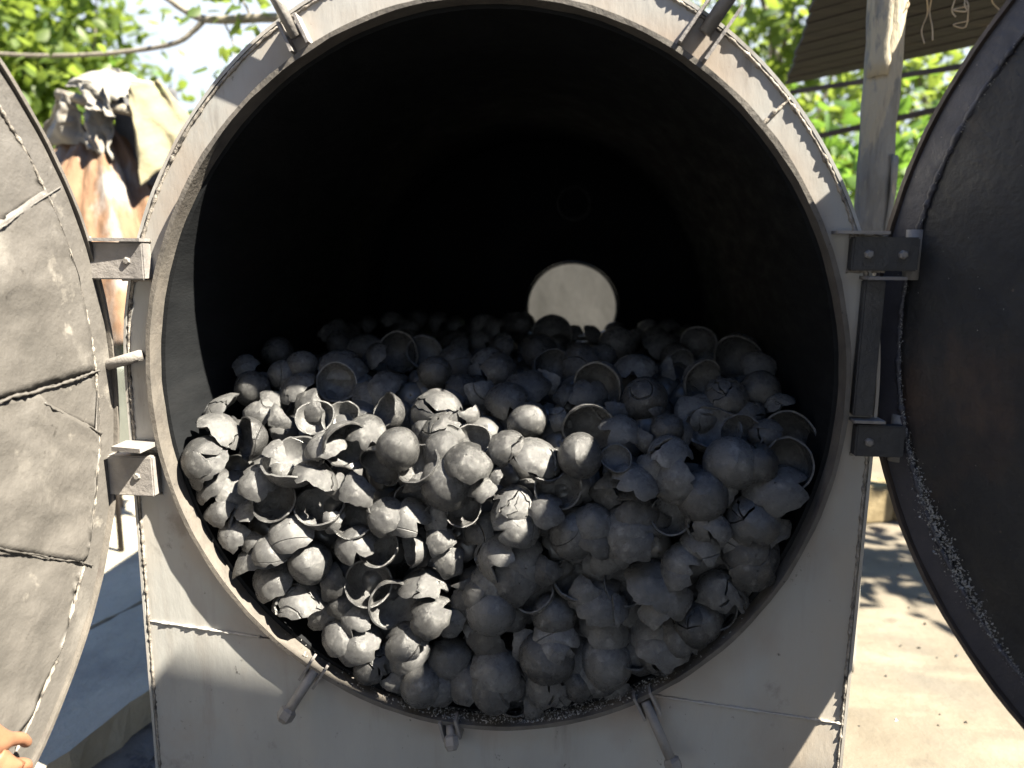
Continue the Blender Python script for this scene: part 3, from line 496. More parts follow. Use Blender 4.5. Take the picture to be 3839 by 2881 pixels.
SHELLS = '''K 447 940 -0.662 0.111 -0.160 0.0702 0.29 -0.42 0.86
D 447 1005 -0.646 0.099 -0.221 0.0702 -0.38 -0.72 0.59
C 527 950 -0.578 0.098 -0.145 0.0555 0.73 0.69 -0.04
S 606 905 -0.529 0.202 -0.119 0.0517 0.35 -0.90 0.26
S 597 962 -0.487 0.082 -0.192 0.0598 0.12 -0.54 0.83
C 632 985 -0.453 0.077 -0.174 0.0712 -0.02 0.44 -0.90
D 702 965 -0.372 0.088 -0.170 0.0530 -0.10 -0.48 0.87
C 750 962 -0.320 0.070 -0.142 0.0574 -0.69 0.67 0.29
B 860 970 -0.202 0.069 -0.146 0.0525 0.32 -0.78 0.53
C 735 898 -0.376 0.194 -0.102 0.0508 0.05 0.69 -0.73
C 826 888 -0.269 0.189 -0.086 0.0535 0.66 0.61 -0.44
K 944 880 -0.139 0.221 -0.101 0.0693 0.04 -0.57 0.82
K 962 932 -0.105 0.157 -0.136 0.0662 0.00 -0.78 0.63
D 950 976 -0.102 0.104 -0.160 0.0558 -0.23 -0.92 0.30
S 1031 900 -0.073 0.221 -0.093 0.0434 0.81 -0.58 -0.02
D 1095 865 0.030 0.259 -0.079 0.0612 -0.05 -0.74 0.67
B 1140 911 0.083 0.205 -0.104 0.0486 0.33 -0.80 0.50
S 1202 902 0.166 0.243 -0.110 0.0481 -0.30 -0.87 0.38
K 1085 962 0.039 0.091 -0.144 0.0489 -0.18 -0.78 0.60
K 1146 986 0.098 0.097 -0.177 0.0631 0.02 -0.64 0.77
B 1252 986 0.209 0.068 -0.148 0.0518 -0.17 -0.98 0.11
C 1272 928 0.229 0.167 -0.110 0.0621 0.08 0.95 0.30
C 1331 988 0.289 0.059 -0.145 0.0360 0.03 0.65 -0.76
S 1386 950 0.368 0.155 -0.126 0.0412 -0.49 -0.85 0.19
B 1440 930 0.407 0.152 -0.103 0.0408 -0.13 -0.91 0.39
D 1272 853 0.224 0.316 -0.065 0.0549 0.19 -0.82 0.54
C 1290 838 0.249 0.318 -0.037 0.0672 0.41 0.87 0.27
B 1392 865 0.365 0.284 -0.059 0.0596 0.14 -0.92 0.36
B 1332 748 0.325 0.920 -0.004 0.0671 -0.00 -0.94 0.33
D 1370 792 0.352 0.460 -0.027 0.0695 -0.10 -0.48 0.87
S 1452 792 0.468 0.524 -0.024 0.0710 -0.24 -0.91 0.35
C 1522 825 0.522 0.367 -0.023 0.0579 -0.38 0.92 0.13
C 1508 745 0.602 1.011 -0.004 0.0657 0.42 0.91 0.04
C 1592 775 0.660 0.659 -0.001 0.0722 0.36 0.86 0.36
K 1505 875 0.489 0.287 -0.087 0.0624 0.05 -0.61 0.79
C 1542 920 0.519 0.191 -0.097 0.0654 0.02 0.55 -0.83
B 1642 845 0.655 0.338 -0.038 0.0484 -0.24 -0.83 0.50
K 1692 872 0.696 0.279 -0.070 0.0449 -0.18 -0.61 0.77
K 1620 882 0.616 0.276 -0.084 0.0432 0.01 -0.58 0.82
C 1708 946 0.678 0.154 -0.110 0.0616 0.41 0.88 -0.22
C 1702 1003 0.658 0.065 -0.149 0.0578 0.41 0.86 -0.29
D 1708 1068 0.641 0.075 -0.222 0.0760 -0.27 -0.71 0.65
B 1582 1002 0.544 0.082 -0.157 0.0613 -0.04 -0.95 0.31
B 1516 1072 0.478 0.057 -0.226 0.0587 -0.18 -0.92 0.34
K 1460 985 0.407 0.083 -0.156 0.0580 0.44 -0.64 0.63
D 1450 1035 0.428 0.072 -0.192 0.0616 -0.67 -0.72 0.16
K 1625 1108 0.595 0.066 -0.280 0.0676 -0.29 -0.56 0.78
D 1618 1168 0.581 0.078 -0.327 0.0665 0.10 -0.97 0.23
D 1690 1150 0.632 0.075 -0.297 0.0543 -0.34 -0.81 0.47
D 1640 1206 0.591 0.073 -0.356 0.0691 -0.02 -0.96 0.27
D 1372 1100 0.332 0.088 -0.289 0.0611 0.13 -0.59 0.80
D 1362 1143 0.327 0.069 -0.323 0.0674 -0.04 -0.77 0.63
S 1426 1150 0.376 0.105 -0.312 0.0513 0.31 -0.95 -0.02
D 1375 1036 0.330 0.061 -0.212 0.0595 0.14 -0.55 0.83
S 1302 1072 0.281 0.118 -0.249 0.0525 -0.35 -0.92 0.20
C 1206 1050 0.163 0.055 -0.215 0.0565 -0.11 0.96 -0.26
B 1240 1152 0.201 0.088 -0.336 0.0622 -0.07 -0.91 0.40
K 1100 1082 0.060 0.070 -0.276 0.0536 -0.26 -0.44 0.86
D 1112 1112 0.067 0.073 -0.297 0.0572 -0.00 -0.86 0.51
S 1142 1136 0.085 0.087 -0.317 0.0459 0.32 -0.92 0.22
K 1094 1200 0.053 0.080 -0.411 0.0760 -0.11 -0.63 0.77
D 1128 1222 0.074 0.106 -0.423 0.0760 0.28 -0.93 0.24
B 966 1043 -0.091 0.079 -0.225 0.0605 0.34 -0.84 0.43
S 880 1045 -0.162 0.094 -0.223 0.0487 -0.30 -0.95 0.05
S 1062 1028 0.033 0.097 -0.221 0.0525 -0.36 -0.81 0.46
D 1040 1052 -0.003 0.062 -0.237 0.0447 -0.25 -0.62 0.75
K 840 1110 -0.219 0.059 -0.309 0.0568 0.02 -0.71 0.71
S 940 1126 -0.108 0.113 -0.322 0.0576 -0.13 -0.97 0.21
S 1030 1146 -0.005 0.119 -0.353 0.0603 -0.26 -0.90 0.36
K 670 1040 -0.405 0.062 -0.248 0.0664 0.10 -0.56 0.82
S 740 1056 -0.353 0.101 -0.252 0.0416 0.48 -0.86 0.19
C 690 1088 -0.388 0.064 -0.282 0.0617 0.00 0.52 -0.85
C 818 1012 -0.247 0.067 -0.193 0.0543 0.35 0.85 0.39
S 480 1048 -0.637 0.126 -0.292 0.0760 0.20 -0.79 0.58
S 502 1078 -0.625 0.101 -0.316 0.0615 0.46 -0.65 0.61
S 466 1110 -0.626 0.084 -0.324 0.0489 -0.02 -0.94 0.33
K 550 1110 -0.551 0.090 -0.343 0.0661 0.02 -0.53 0.85
D 632 1146 -0.449 0.064 -0.367 0.0666 0.03 -0.61 0.79
S 714 1126 -0.354 0.076 -0.323 0.0406 0.01 -0.97 0.23
S 552 1206 -0.545 0.086 -0.466 0.0749 0.12 -0.68 0.73
S 530 1166 -0.546 0.071 -0.391 0.0412 -0.33 -0.77 0.54
B 670 1216 -0.416 0.065 -0.429 0.0514 0.31 -0.93 0.19
S 722 1268 -0.363 0.091 -0.484 0.0577 0.23 -0.95 0.20
C 795 1260 -0.276 0.057 -0.470 0.0545 -0.12 0.86 -0.49
D 770 1176 -0.296 0.064 -0.389 0.0562 -0.07 -0.68 0.73
C 815 1182 -0.250 0.052 -0.377 0.0463 0.14 0.76 -0.64
C 882 1190 -0.180 0.062 -0.387 0.0418 0.82 0.57 -0.00
S 945 1166 -0.108 0.079 -0.368 0.0465 0.02 -0.89 0.45
S 960 1214 -0.097 0.102 -0.416 0.0543 0.07 -0.97 0.22
K 906 1275 -0.149 0.078 -0.507 0.0669 -0.20 -0.55 0.81
C 850 1312 -0.213 0.045 -0.520 0.0624 -0.25 0.96 0.07
D 590 1256 -0.496 0.085 -0.497 0.0662 -0.32 -0.70 0.64
K 640 1312 -0.443 0.070 -0.551 0.0670 -0.08 -0.80 0.60
K 786 1336 -0.294 0.075 -0.574 0.0574 0.26 -0.75 0.61
S 702 1342 -0.389 0.110 -0.567 0.0627 0.16 -0.99 0.00
D 880 1380 -0.174 0.048 -0.617 0.0658 -0.15 -0.47 0.87
D 880 1414 -0.176 0.078 -0.659 0.0597 -0.29 -0.79 0.54
D 775 1392 -0.298 0.068 -0.635 0.0587 -0.01 -0.82 0.58
K 810 1442 -0.263 0.062 -0.682 0.0516 0.24 -0.83 0.51
B 1060 1318 0.014 0.057 -0.520 0.0573 0.02 -0.94 0.33
S 1002 1302 -0.033 0.088 -0.511 0.0613 -0.20 -0.93 0.31
S 1112 1340 0.052 0.101 -0.551 0.0531 0.34 -0.92 0.21
S 970 1350 -0.077 0.085 -0.557 0.0536 -0.06 -0.99 0.14
B 1196 1328 0.159 0.071 -0.530 0.0514 -0.08 -0.98 0.19
D 1200 1382 0.164 0.059 -0.585 0.0600 0.07 -0.90 0.44
D 1306 1300 0.269 0.067 -0.502 0.0686 0.15 -0.69 0.71
D 1304 1346 0.273 0.091 -0.558 0.0627 0.07 -0.84 0.53
S 1312 1376 0.278 0.098 -0.549 0.0690 0.07 -0.99 -0.11
S 1300 1214 0.270 0.109 -0.398 0.0581 -0.09 -0.98 0.18
S 1342 1190 0.295 0.083 -0.370 0.0517 0.22 -0.91 0.34
S 1290 1244 0.257 0.127 -0.426 0.0620 -0.01 -1.00 -0.01
S 1410 1186 0.371 0.104 -0.359 0.0576 0.09 -0.98 0.17
D 1418 1262 0.379 0.059 -0.454 0.0760 0.24 -0.59 0.77
D 1442 1292 0.412 0.060 -0.479 0.0631 0.01 -0.74 0.68
S 1450 1326 0.412 0.119 -0.501 0.0694 0.18 -0.98 -0.02
D 1516 1164 0.483 0.071 -0.344 0.0550 0.01 -0.56 0.83
S 1516 1206 0.491 0.134 -0.385 0.0696 -0.04 -0.98 0.17
D 1470 1212 0.448 0.056 -0.386 0.0512 -0.48 -0.63 0.61
S 1620 1240 0.600 0.102 -0.415 0.0633 -0.18 -0.93 0.32
S 1550 1292 0.522 0.097 -0.460 0.0638 -0.02 -0.99 0.14
K 1592 1310 0.535 0.061 -0.458 0.0598 0.12 -0.90 0.42
B 1530 1362 0.491 0.058 -0.522 0.0495 -0.05 -0.94 0.35
D 1440 1388 0.403 0.081 -0.576 0.0747 -0.05 -0.71 0.70
D 1402 1440 0.358 0.090 -0.619 0.0641 0.06 -0.87 0.48
D 1490 1394 0.445 0.056 -0.561 0.0562 0.11 -0.76 0.64
B 1310 1428 0.284 0.055 -0.630 0.0625 -0.21 -0.88 0.43
B 1180 1422 0.145 0.046 -0.627 0.0629 -0.10 -0.99 0.06
K 1254 1472 0.231 0.083 -0.691 0.0565 -0.34 -0.82 0.46
D 1310 1482 0.263 0.077 -0.668 0.0673 0.31 -0.88 0.35
K 1190 1490 0.151 0.071 -0.709 0.0636 0.20 -0.93 0.32
D 1222 1532 0.179 0.080 -0.711 0.0528 -0.04 -0.93 0.36
C 1112 1508 0.072 0.060 -0.741 0.0414 -0.12 0.68 -0.72
B 912 1480 -0.146 0.043 -0.713 0.0530 0.18 -0.94 0.30
D 970 1420 -0.085 0.085 -0.667 0.0594 -0.02 -0.75 0.66
S 1060 1402 0.007 0.110 -0.618 0.0715 0.14 -0.98 0.13
D 1070 1450 0.025 0.067 -0.687 0.0705 0.06 -0.74 0.67
D 1016 1510 -0.034 0.076 -0.724 0.0661 0.10 -0.65 0.75
K 480 886 -0.662 0.201 -0.115 0.0602 -0.33 -0.60 0.73
B 545 840 -0.642 0.296 -0.061 0.0453 -0.08 -0.95 0.30
S 530 786 -0.708 0.426 -0.042 0.0564 0.19 -0.79 0.59
K 642 842 -0.505 0.289 -0.073 0.0607 -0.24 -0.70 0.67
S 666 886 -0.451 0.246 -0.099 0.0634 -0.01 -0.98 0.18
C 726 826 -0.423 0.311 -0.040 0.0518 -0.14 0.93 -0.35
D 742 790 -0.438 0.413 -0.039 0.0760 0.23 -0.46 0.86
S 820 836 -0.311 0.363 -0.091 0.0760 0.07 -0.82 0.57
B 940 806 -0.175 0.372 -0.019 0.0463 -0.05 -0.98 0.20
C 860 762 -0.333 0.613 -0.001 0.0652 0.21 0.98 0.06
C 920 762 -0.252 0.625 -0.000 0.0583 -0.40 0.74 -0.54
S 984 728 -0.239 1.097 -0.063 0.0760 0.06 -0.57 0.82
K 1062 782 -0.041 0.504 -0.025 0.0652 0.07 -0.65 0.76
S 1090 796 -0.022 0.427 -0.028 0.0679 0.46 -0.80 0.38
S 1180 824 0.131 0.407 -0.041 0.0589 -0.20 -0.96 0.19
D 1160 752 0.073 0.823 -0.029 0.0760 -0.12 -0.59 0.80
C 1192 722 0.098 1.253 -0.004 0.0760 0.31 0.94 -0.14
B 600 762 -0.681 0.563 -0.002 0.0447 0.05 -0.92 0.39
B 652 792 -0.536 0.372 -0.011 0.0409 0.05 -0.94 0.33
B 612 812 -0.581 0.353 -0.034 0.0402 -0.08 -0.92 0.39
D 1430 742 0.473 1.019 -0.027 0.0760 0.20 -0.60 0.77
S 1242 782 0.207 0.566 -0.028 0.0734 -0.22 -0.89 0.39
D 1662 792 0.692 0.535 -0.014 0.0537 -0.14 -0.82 0.55
S 560 890 -0.582 0.235 -0.122 0.0603 0.13 -0.89 0.43
S 580 860 -0.588 0.275 -0.101 0.0497 0.29 -0.76 0.58
S 780 850 -0.340 0.329 -0.092 0.0637 -0.09 -0.86 0.50
S 1000 830 -0.103 0.381 -0.080 0.0678 0.14 -0.78 0.61
S 1030 850 -0.055 0.313 -0.060 0.0554 0.13 -0.97 0.20
D 1140 830 0.074 0.344 -0.059 0.0631 -0.03 -0.53 0.85
S 1220 850 0.182 0.333 -0.077 0.0479 -0.28 -0.78 0.57
S 1335 885 0.294 0.293 -0.098 0.0532 0.11 -0.91 0.40
S 1420 880 0.378 0.268 -0.086 0.0464 0.28 -0.84 0.46
K 1570 850 0.565 0.309 -0.057 0.0574 -0.04 -0.66 0.75
S 1470 930 0.425 0.197 -0.130 0.0539 0.25 -0.82 0.52
C 1600 940 0.576 0.166 -0.111 0.0526 0.41 0.72 -0.56
K 1660 930 0.643 0.182 -0.116 0.0442 -0.21 -0.54 0.82
D 1640 1000 0.590 0.081 -0.163 0.0565 0.28 -0.73 0.62
D 1420 1010 0.381 0.094 -0.182 0.0518 0.00 -0.83 0.55
S 1560 1060 0.515 0.092 -0.221 0.0553 0.04 -0.96 0.28
C 1450 1110 0.414 0.056 -0.269 0.0486 -0.16 0.77 -0.62
K 1540 1120 0.499 0.059 -0.285 0.0538 0.09 -0.77 0.63
S 1570 1180 0.533 0.104 -0.347 0.0546 0.08 -0.97 0.21
D 1580 1250 0.555 0.093 -0.433 0.0552 0.07 -0.85 0.52
C 1350 1260 0.319 0.056 -0.437 0.0520 -0.09 0.68 -0.73
S 1360 1330 0.312 0.106 -0.521 0.0602 0.32 -0.94 0.14
S 1250 1290 0.233 0.077 -0.474 0.0500 -0.35 -0.92 0.20
C 1240 1250 0.204 0.071 -0.439 0.0498 -0.34 0.55 -0.76
C 1150 1280 0.109 0.065 -0.475 0.0527 0.39 0.52 -0.76
S 1180 1240 0.137 0.085 -0.426 0.0474 0.08 -0.98 0.20
D 1050 1260 0.014 0.078 -0.470 0.0570 -0.46 -0.71 0.53
S 1000 1260 -0.060 0.087 -0.458 0.0442 0.23 -0.96 0.15
D 1250 1420 0.215 0.083 -0.641 0.0600 0.16 -0.85 0.51
C 1370 1400 0.344 0.038 -0.583 0.0526 -0.40 0.69 -0.61
K 1460 1450 0.399 0.063 -0.598 0.0557 0.17 -0.77 0.61
K 1550 1400 0.477 0.056 -0.530 0.0552 0.04 -0.82 0.57
S 1350 1510 0.316 0.104 -0.716 0.0612 0.20 -0.98 0.02
D 1270 1530 0.223 0.068 -0.695 0.0548 0.03 -0.90 0.44
S 1150 1540 0.113 0.071 -0.763 0.0489 0.07 -0.97 0.21
S 1120 1470 0.081 0.113 -0.697 0.0618 -0.01 -1.00 0.10
S 1130 1400 0.092 0.099 -0.612 0.0614 -0.02 -0.98 0.19
S 1010 1380 -0.032 0.118 -0.613 0.0617 -0.14 -0.95 0.27
C 1020 1450 -0.030 0.065 -0.682 0.0514 -0.38 0.64 -0.67
D 950 1480 -0.110 0.062 -0.725 0.0541 0.22 -0.73 0.64
S 860 1480 -0.214 0.081 -0.717 0.0482 0.25 -0.96 0.13
S 840 1430 -0.232 0.096 -0.674 0.0567 0.11 -0.95 0.28
D 930 1330 -0.122 0.057 -0.548 0.0578 -0.08 -0.77 0.63
D 740 1370 -0.340 0.077 -0.622 0.0587 -0.04 -0.69 0.73
S 740 1310 -0.340 0.093 -0.542 0.0542 0.13 -0.93 0.33
S 690 1290 -0.399 0.104 -0.530 0.0478 0.10 -0.92 0.37
S 560 1250 -0.514 0.074 -0.483 0.0454 -0.34 -0.82 0.46
D 590 1190 -0.496 0.057 -0.413 0.0582 0.07 -0.65 0.76
S 490 1160 -0.594 0.094 -0.384 0.0594 -0.16 -0.93 0.35
D 420 1060 -0.644 0.090 -0.266 0.0552 -0.47 -0.64 0.61
D 420 990 -0.661 0.082 -0.196 0.0606 -0.15 -0.76 0.63
D 560 1040 -0.535 0.080 -0.255 0.0562 0.18 -0.58 0.79
C 590 1080 -0.494 0.053 -0.274 0.0498 0.02 0.83 -0.56
S 610 1020 -0.486 0.115 -0.234 0.0506 0.19 -0.88 0.43
C 760 1120 -0.308 0.051 -0.310 0.0495 -0.01 0.74 -0.67
S 770 1060 -0.304 0.091 -0.268 0.0608 0.20 -0.85 0.48
D 790 930 -0.293 0.130 -0.138 0.0583 0.13 -0.60 0.79
C 900 1000 -0.156 0.055 -0.173 0.0497 0.36 0.60 -0.71
S 910 930 -0.142 0.188 -0.142 0.0621 -0.33 -0.86 0.39
D 1010 1000 -0.041 0.065 -0.186 0.0585 0.05 -0.67 0.74
C 1020 950 -0.039 0.114 -0.130 0.0439 -0.17 0.75 -0.64
C 1000 1100 -0.053 0.070 -0.283 0.0433 -0.06 0.78 -0.62
C 1180 1000 0.135 0.077 -0.169 0.0478 -0.11 0.65 -0.75
S 1320 1040 0.272 0.103 -0.225 0.0489 0.15 -0.86 0.48
D 1180 1100 0.139 0.057 -0.285 0.0529 -0.06 -0.58 0.82
D 1340 930 0.300 0.166 -0.127 0.0603 0.04 -0.61 0.79
C 680 900 -0.432 0.173 -0.101 0.0462 -0.01 0.76 -0.65
D 880 1120 -0.181 0.080 -0.326 0.0596 0.00 -0.74 0.67
C 890 1080 -0.173 0.077 -0.268 0.0435 -0.09 0.76 -0.64
D 1280 1130 0.242 0.078 -0.318 0.0583 0.01 -0.69 0.72
D 1690 1220 0.605 0.078 -0.356 0.0547 -0.08 -0.82 0.57
C 1560 1330 0.522 0.058 -0.489 0.0492 0.02 0.69 -0.72
S 1658 1164 0.631 0.068 -0.321 0.0543 -0.38 -0.87 0.32
S 1628 1226 0.591 0.065 -0.381 0.0709 0.06 -0.98 0.17
D 1363 1125 0.326 0.082 -0.312 0.0616 0.02 -0.70 0.71
S 1370 1168 0.337 0.062 -0.346 0.0720 -0.11 -0.80 0.60
D 1116 1138 0.069 0.066 -0.321 0.0610 0.13 -0.89 0.44
S 1116 1250 0.063 0.098 -0.448 0.0815 0.25 -0.96 0.16
S 1198 1407 0.163 0.051 -0.609 0.0609 0.04 -0.90 0.44
S 1316 1325 0.276 0.060 -0.525 0.0741 0.25 -0.70 0.67
S 1314 1372 0.278 0.084 -0.582 0.0663 0.25 -0.84 0.48
S 1428 1286 0.380 0.053 -0.477 0.0754 0.45 -0.56 0.70
S 1427 1320 0.402 0.053 -0.502 0.0623 -0.15 -0.83 0.54
S 1524 1186 0.492 0.065 -0.367 0.0598 -0.04 -0.56 0.83
S 1458 1237 0.439 0.049 -0.410 0.0561 -0.54 -0.65 0.54
S 1435 1393 0.407 0.074 -0.599 0.0810 0.13 -0.77 0.62
D 1078 1478 0.030 0.060 -0.710 0.0773 0.21 -0.80 0.56
S 1543 1145 0.498 0.052 -0.308 0.0528 0.25 -0.77 0.59
S 1036 1282 0.000 0.071 -0.494 0.0608 -0.43 -0.70 0.56
D 1288 1155 0.244 0.071 -0.341 0.0600 0.22 -0.74 0.64
B 845 696 -0.658 1.808 -0.024 0.0469 0.41 -0.88 0.25
D 987 743 -0.253 1.203 -0.044 0.0505 -0.18 -0.97 0.16
K 1359 727 0.380 1.157 0.003 0.0601 0.44 -0.88 0.20
B 1460 773 0.516 0.905 -0.035 0.0502 0.11 -0.60 0.80
D 1070 720 -0.103 1.150 0.006 0.0598 -0.41 -0.47 0.78
S 720 728 -0.632 0.921 0.006 0.0569 0.10 -0.93 0.35
D 1527 789 0.598 0.791 -0.041 0.0452 -0.22 -0.73 0.64
D 795 708 -0.615 1.284 0.002 0.0500 -0.11 -0.65 0.75
D 1038 744 -0.142 1.039 -0.022 0.0529 -0.11 -0.78 0.61
B 905 768 -0.320 0.840 -0.039 0.0586 -0.15 -0.36 0.92
C 821 775 -0.416 0.719 -0.036 0.0519 -0.45 0.88 -0.15
D 1046 703 -0.231 1.836 -0.033 0.0513 0.23 -0.95 0.22
K 847 711 -0.517 1.273 0.001 0.0558 0.35 -0.58 0.73
K 992 790 -0.148 0.601 -0.033 0.0614 0.38 -0.83 0.41
D 1031 711 -0.245 1.705 -0.037 0.0554 0.22 -0.22 0.95
K 996 755 -0.200 0.965 -0.033 0.0487 0.10 -0.65 0.75
D 883 722 -0.410 1.089 0.002 0.0546 -0.31 -0.60 0.73
C 1196 790 0.132 0.517 -0.013 0.0586 -0.19 0.77 -0.60
D 1484 724 0.669 1.744 -0.050 0.0452 -0.35 -0.84 0.41
D 1398 716 0.479 1.541 -0.016 0.0507 0.05 -0.71 0.70
B 1413 731 0.466 1.123 0.002 0.0481 -0.34 -0.87 0.36
D 984 708 -0.312 1.520 -0.014 0.0503 -0.23 -0.61 0.76
D 1057 706 -0.165 1.481 -0.005 0.0461 0.44 -0.49 0.75
D 1444 718 0.597 1.824 -0.047 0.0618 0.12 -0.45 0.89
K 1272 730 0.240 1.485 -0.040 0.0515 0.31 -0.82 0.48
K 1093 751 -0.028 0.784 0.000 0.0480 -0.02 -0.70 0.71
D 819 778 -0.359 0.493 -0.006 0.0487 -0.46 -0.68 0.58
C 754 720 -0.664 1.195 -0.011 0.0452 -0.44 0.77 -0.47
B 731 717 -0.668 1.081 0.007 0.0485 -0.24 -0.93 0.27
S 1090 744 -0.077 1.229 -0.045 0.0534 -0.41 -0.81 0.42
B 903 694 -0.538 1.837 -0.020 0.0493 0.19 -0.34 0.92
S 875 712 -0.542 1.591 -0.033 0.0475 -0.47 -0.78 0.42
K 1253 770 0.205 0.809 -0.026 0.0469 0.05 -0.95 0.31
S 1236 732 0.174 1.321 -0.029 0.0614 -0.21 -0.52 0.83
C 868 737 -0.405 0.964 -0.008 0.0454 0.08 0.90 -0.44
B 1517 745 0.634 1.130 -0.018 0.0618 0.28 -0.93 0.23
D 1044 713 -0.175 1.364 -0.006 0.0594 -0.11 -0.84 0.54
C 1102 706 -0.099 1.676 -0.021 0.0601 0.34 0.87 -0.35
B 1327 717 0.350 1.646 -0.032 0.0465 0.80 -0.47 0.38
D 1300 772 0.269 0.637 -0.004 0.0478 -0.10 -0.95 0.30
C 1457 757 0.547 1.183 -0.047 0.0586 0.38 0.78 -0.50
D 951 708 -0.358 1.425 -0.006 0.0586 -0.44 -0.58 0.68
D 1207 747 0.129 1.150 -0.035 0.0459 -0.06 -0.30 0.95
B 735 743 -0.577 0.824 -0.006 0.0467 -0.30 -0.70 0.65
K 1239 724 0.178 1.588 -0.042 0.0456 -0.07 -0.86 0.50
D 1128 703 -0.033 1.505 0.002 0.0614 0.19 -0.80 0.58
B 793 759 -0.491 0.835 -0.029 0.0602 -0.68 -0.68 0.26
C 1470 785 0.510 0.733 -0.029 0.0472 0.62 0.71 -0.33
D 1077 768 -0.065 0.915 -0.043 0.0598 0.34 -0.26 0.90
S 1200 755 0.120 1.043 -0.035 0.0483 0.51 -0.40 0.76'''
HERO = {(1206, 1050): 'upright shell cup facing outward in mid pile, its inside half sunlit', (1240, 1152): 'big round shell cut by the diagonal sun shadow in mid pile',
 (1094, 1200): 'large cracked sunlit dome shell at the lower centre edge of the sunlit patch', (795, 1260): 'sunlit ring-like shell cup lying open at lower left of the pile',
 (726, 826): 'shaded shell cup facing outward in the upper left of the pile', (1582, 1002): 'large smooth round shell in shade at right, just above another round one',
 (1516, 1072): 'smooth round shell in shade at right, below and left of the largest round one', (447, 940): 'cracked sunlit dome touching the left rim, topmost at that edge',
 (860, 970): 'sunlit smooth round shell in upper left of the sunlit patch', (966, 1043): 'large sunlit round shell left of the outward-facing cup in mid pile',
 (1708, 1068): 'big dome shell leaning on the right wall of the drum, below two cups', (1625, 1108): 'cratered flower-like cracked dome near the right rim', (1252, 986): 'sunlit round shell in front of a cup, upper right of the sunlit patch',
 (912, 1480): 'round shell at the very bottom left of the pile by the rim', (1272, 853): 'glossy shaded dome sitting inside a larger broken cup, upper centre right', (1222, 1532): 'lowest dome shell in the pile, on the collar floor'}
WORDS = {'B': 'nearly whole round shell', 'D': 'half shell dome', 'C': 'hollow half shell cup', 'K': 'cracked dome shell', 'S': 'broken shell shard'}
ORD = [w_ + ' from left' if k else 'leftmost' for k, w_ in enumerate('first second third fourth fifth sixth seventh eighth ninth tenth eleventh twelfth thirteenth fourteenth fifteenth sixteenth seventeenth eighteenth nineteenth twentieth twenty-first twenty-second twenty-third twenty-fourth twenty-fifth twenty-sixth'.split())]
rows = []
for ln in SHELLS.strip().split('\n'):
    a = ln.split(); rows.append((a[0], int(a[1]), int(a[2]), *map(float, a[3:])))
def zone(x, y):
    side = 'left' if x < 950 else 'centre' if x < 1300 else 'right'
    if y < 735: return 'the dark back ' + side + ' of the pile'
    if y < 830: return 'the shaded upper ' + side + ' slope'
    sun = x < 1420 - (y - 1000) * 1.19 and 860 < y < 1470
    band = 'upper' if y < 960 else 'middle' if y < 1130 else 'lower' if y < 1330 else 'bottom'
    return 'the ' + ('sunlit ' if sun else 'shaded ') + band + (' left' if sun else ' far right' if x > 1430 else ' right' if x > 1150 else ' centre') + ' of the pile'
buckets = {}
for i, r_ in enumerate(rows):
    if (r_[1], r_[2]) not in HERO: buckets.setdefault((r_[0], zone(r_[1], r_[2])), []).append(i)
labels = {}
for (k, zn), L in buckets.items():
    for j, i in enumerate(sorted(L, key=lambda i: rows[i][1])):
        labels[i] = WORDS[k] + ', ' + (ORD[j] + ' in ' if len(L) > 1 else 'in ') + zn
rng = random.Random(11)
for i, (k, px, py, x, y, z, r_, a, b, c_) in enumerate(rows):
    o = bpy.data.objects.new('coconut_shell', rng.choice(LIB[k])); C.objects.link(o)
    m = orient((a, b, c_), rng.uniform(0, 6.28)); q_ = rng.uniform(.70, 1.0) if k in 'DKS' else rng.uniform(.9, 1.03); s = Vector((r_ * rng.uniform(.92, 1.08), r_ * rng.uniform(.92, 1.08), r_ * q_))
    o.matrix_world = Matrix.Translation((x, y, z + ZC)) @ m.to_4x4() @ Matrix.Diagonal((*s, 1))
    tag(o, HERO.get((px, py)) or labels[i], 'coconut shell', 'charred coconut shells heaped in the kiln')
# the shells buried under and behind those: one mass
V, F = [], []; rng = random.Random(23); low = [shell_geo(k, 40 + i, 16, 5) for i, k in enumerate('DDBKSDCS')]
def bury(p, r_):
    vs_, fs_ = rng.choice(low); m = orient((rng.uniform(-.6, .6), -rng.uniform(.1, 1), rng.uniform(-.2, .9)), rng.uniform(0, 6.28)); b = len(V)
    V.extend((m @ (v * r_) + Vector(p)) for v in vs_); F.extend(tuple(b + q for q in f) for f in fs_)
zs = -.72
while zs < -.18:
    xx = -.70
    while xx < .70:
        for layer in (0, 1):
            r_ = rng.uniform(.045, .06); x = xx + rng.uniform(-.03, .03); z = zs + rng.uniform(-.03, .03); y = .045 + .03 * (z + .75) + .10 + .08 * layer + rng.uniform(-.015, .015)
            if (x / (RX - .022 - r_)) ** 2 + (z / (RZ - .022 - r_)) ** 2 < 1: bury((x, y, z + ZC), r_)
        xx += .085
    zs += .08
for k in range(470):
    y = rng.uniform(.2, 1.88); x = rng.uniform(-.68, .68); r_ = rng.uniform(.045, .06); z = (-.15 + .44 * (y - .06) if y < .4 else -.004 * (y - .4)) - .085 + rng.uniform(-.035, .01)
    if abs(x) < .72 - r_: bury((x, y, z + ZC), r_)
me = bpy.data.meshes.new('buried_shells'); me.from_pydata(V, [], F); tag(link('buried_shells', me, 'char'), 'mass of charred coconut shells under and behind the front ones', 'coconut shells', kind='stuff')
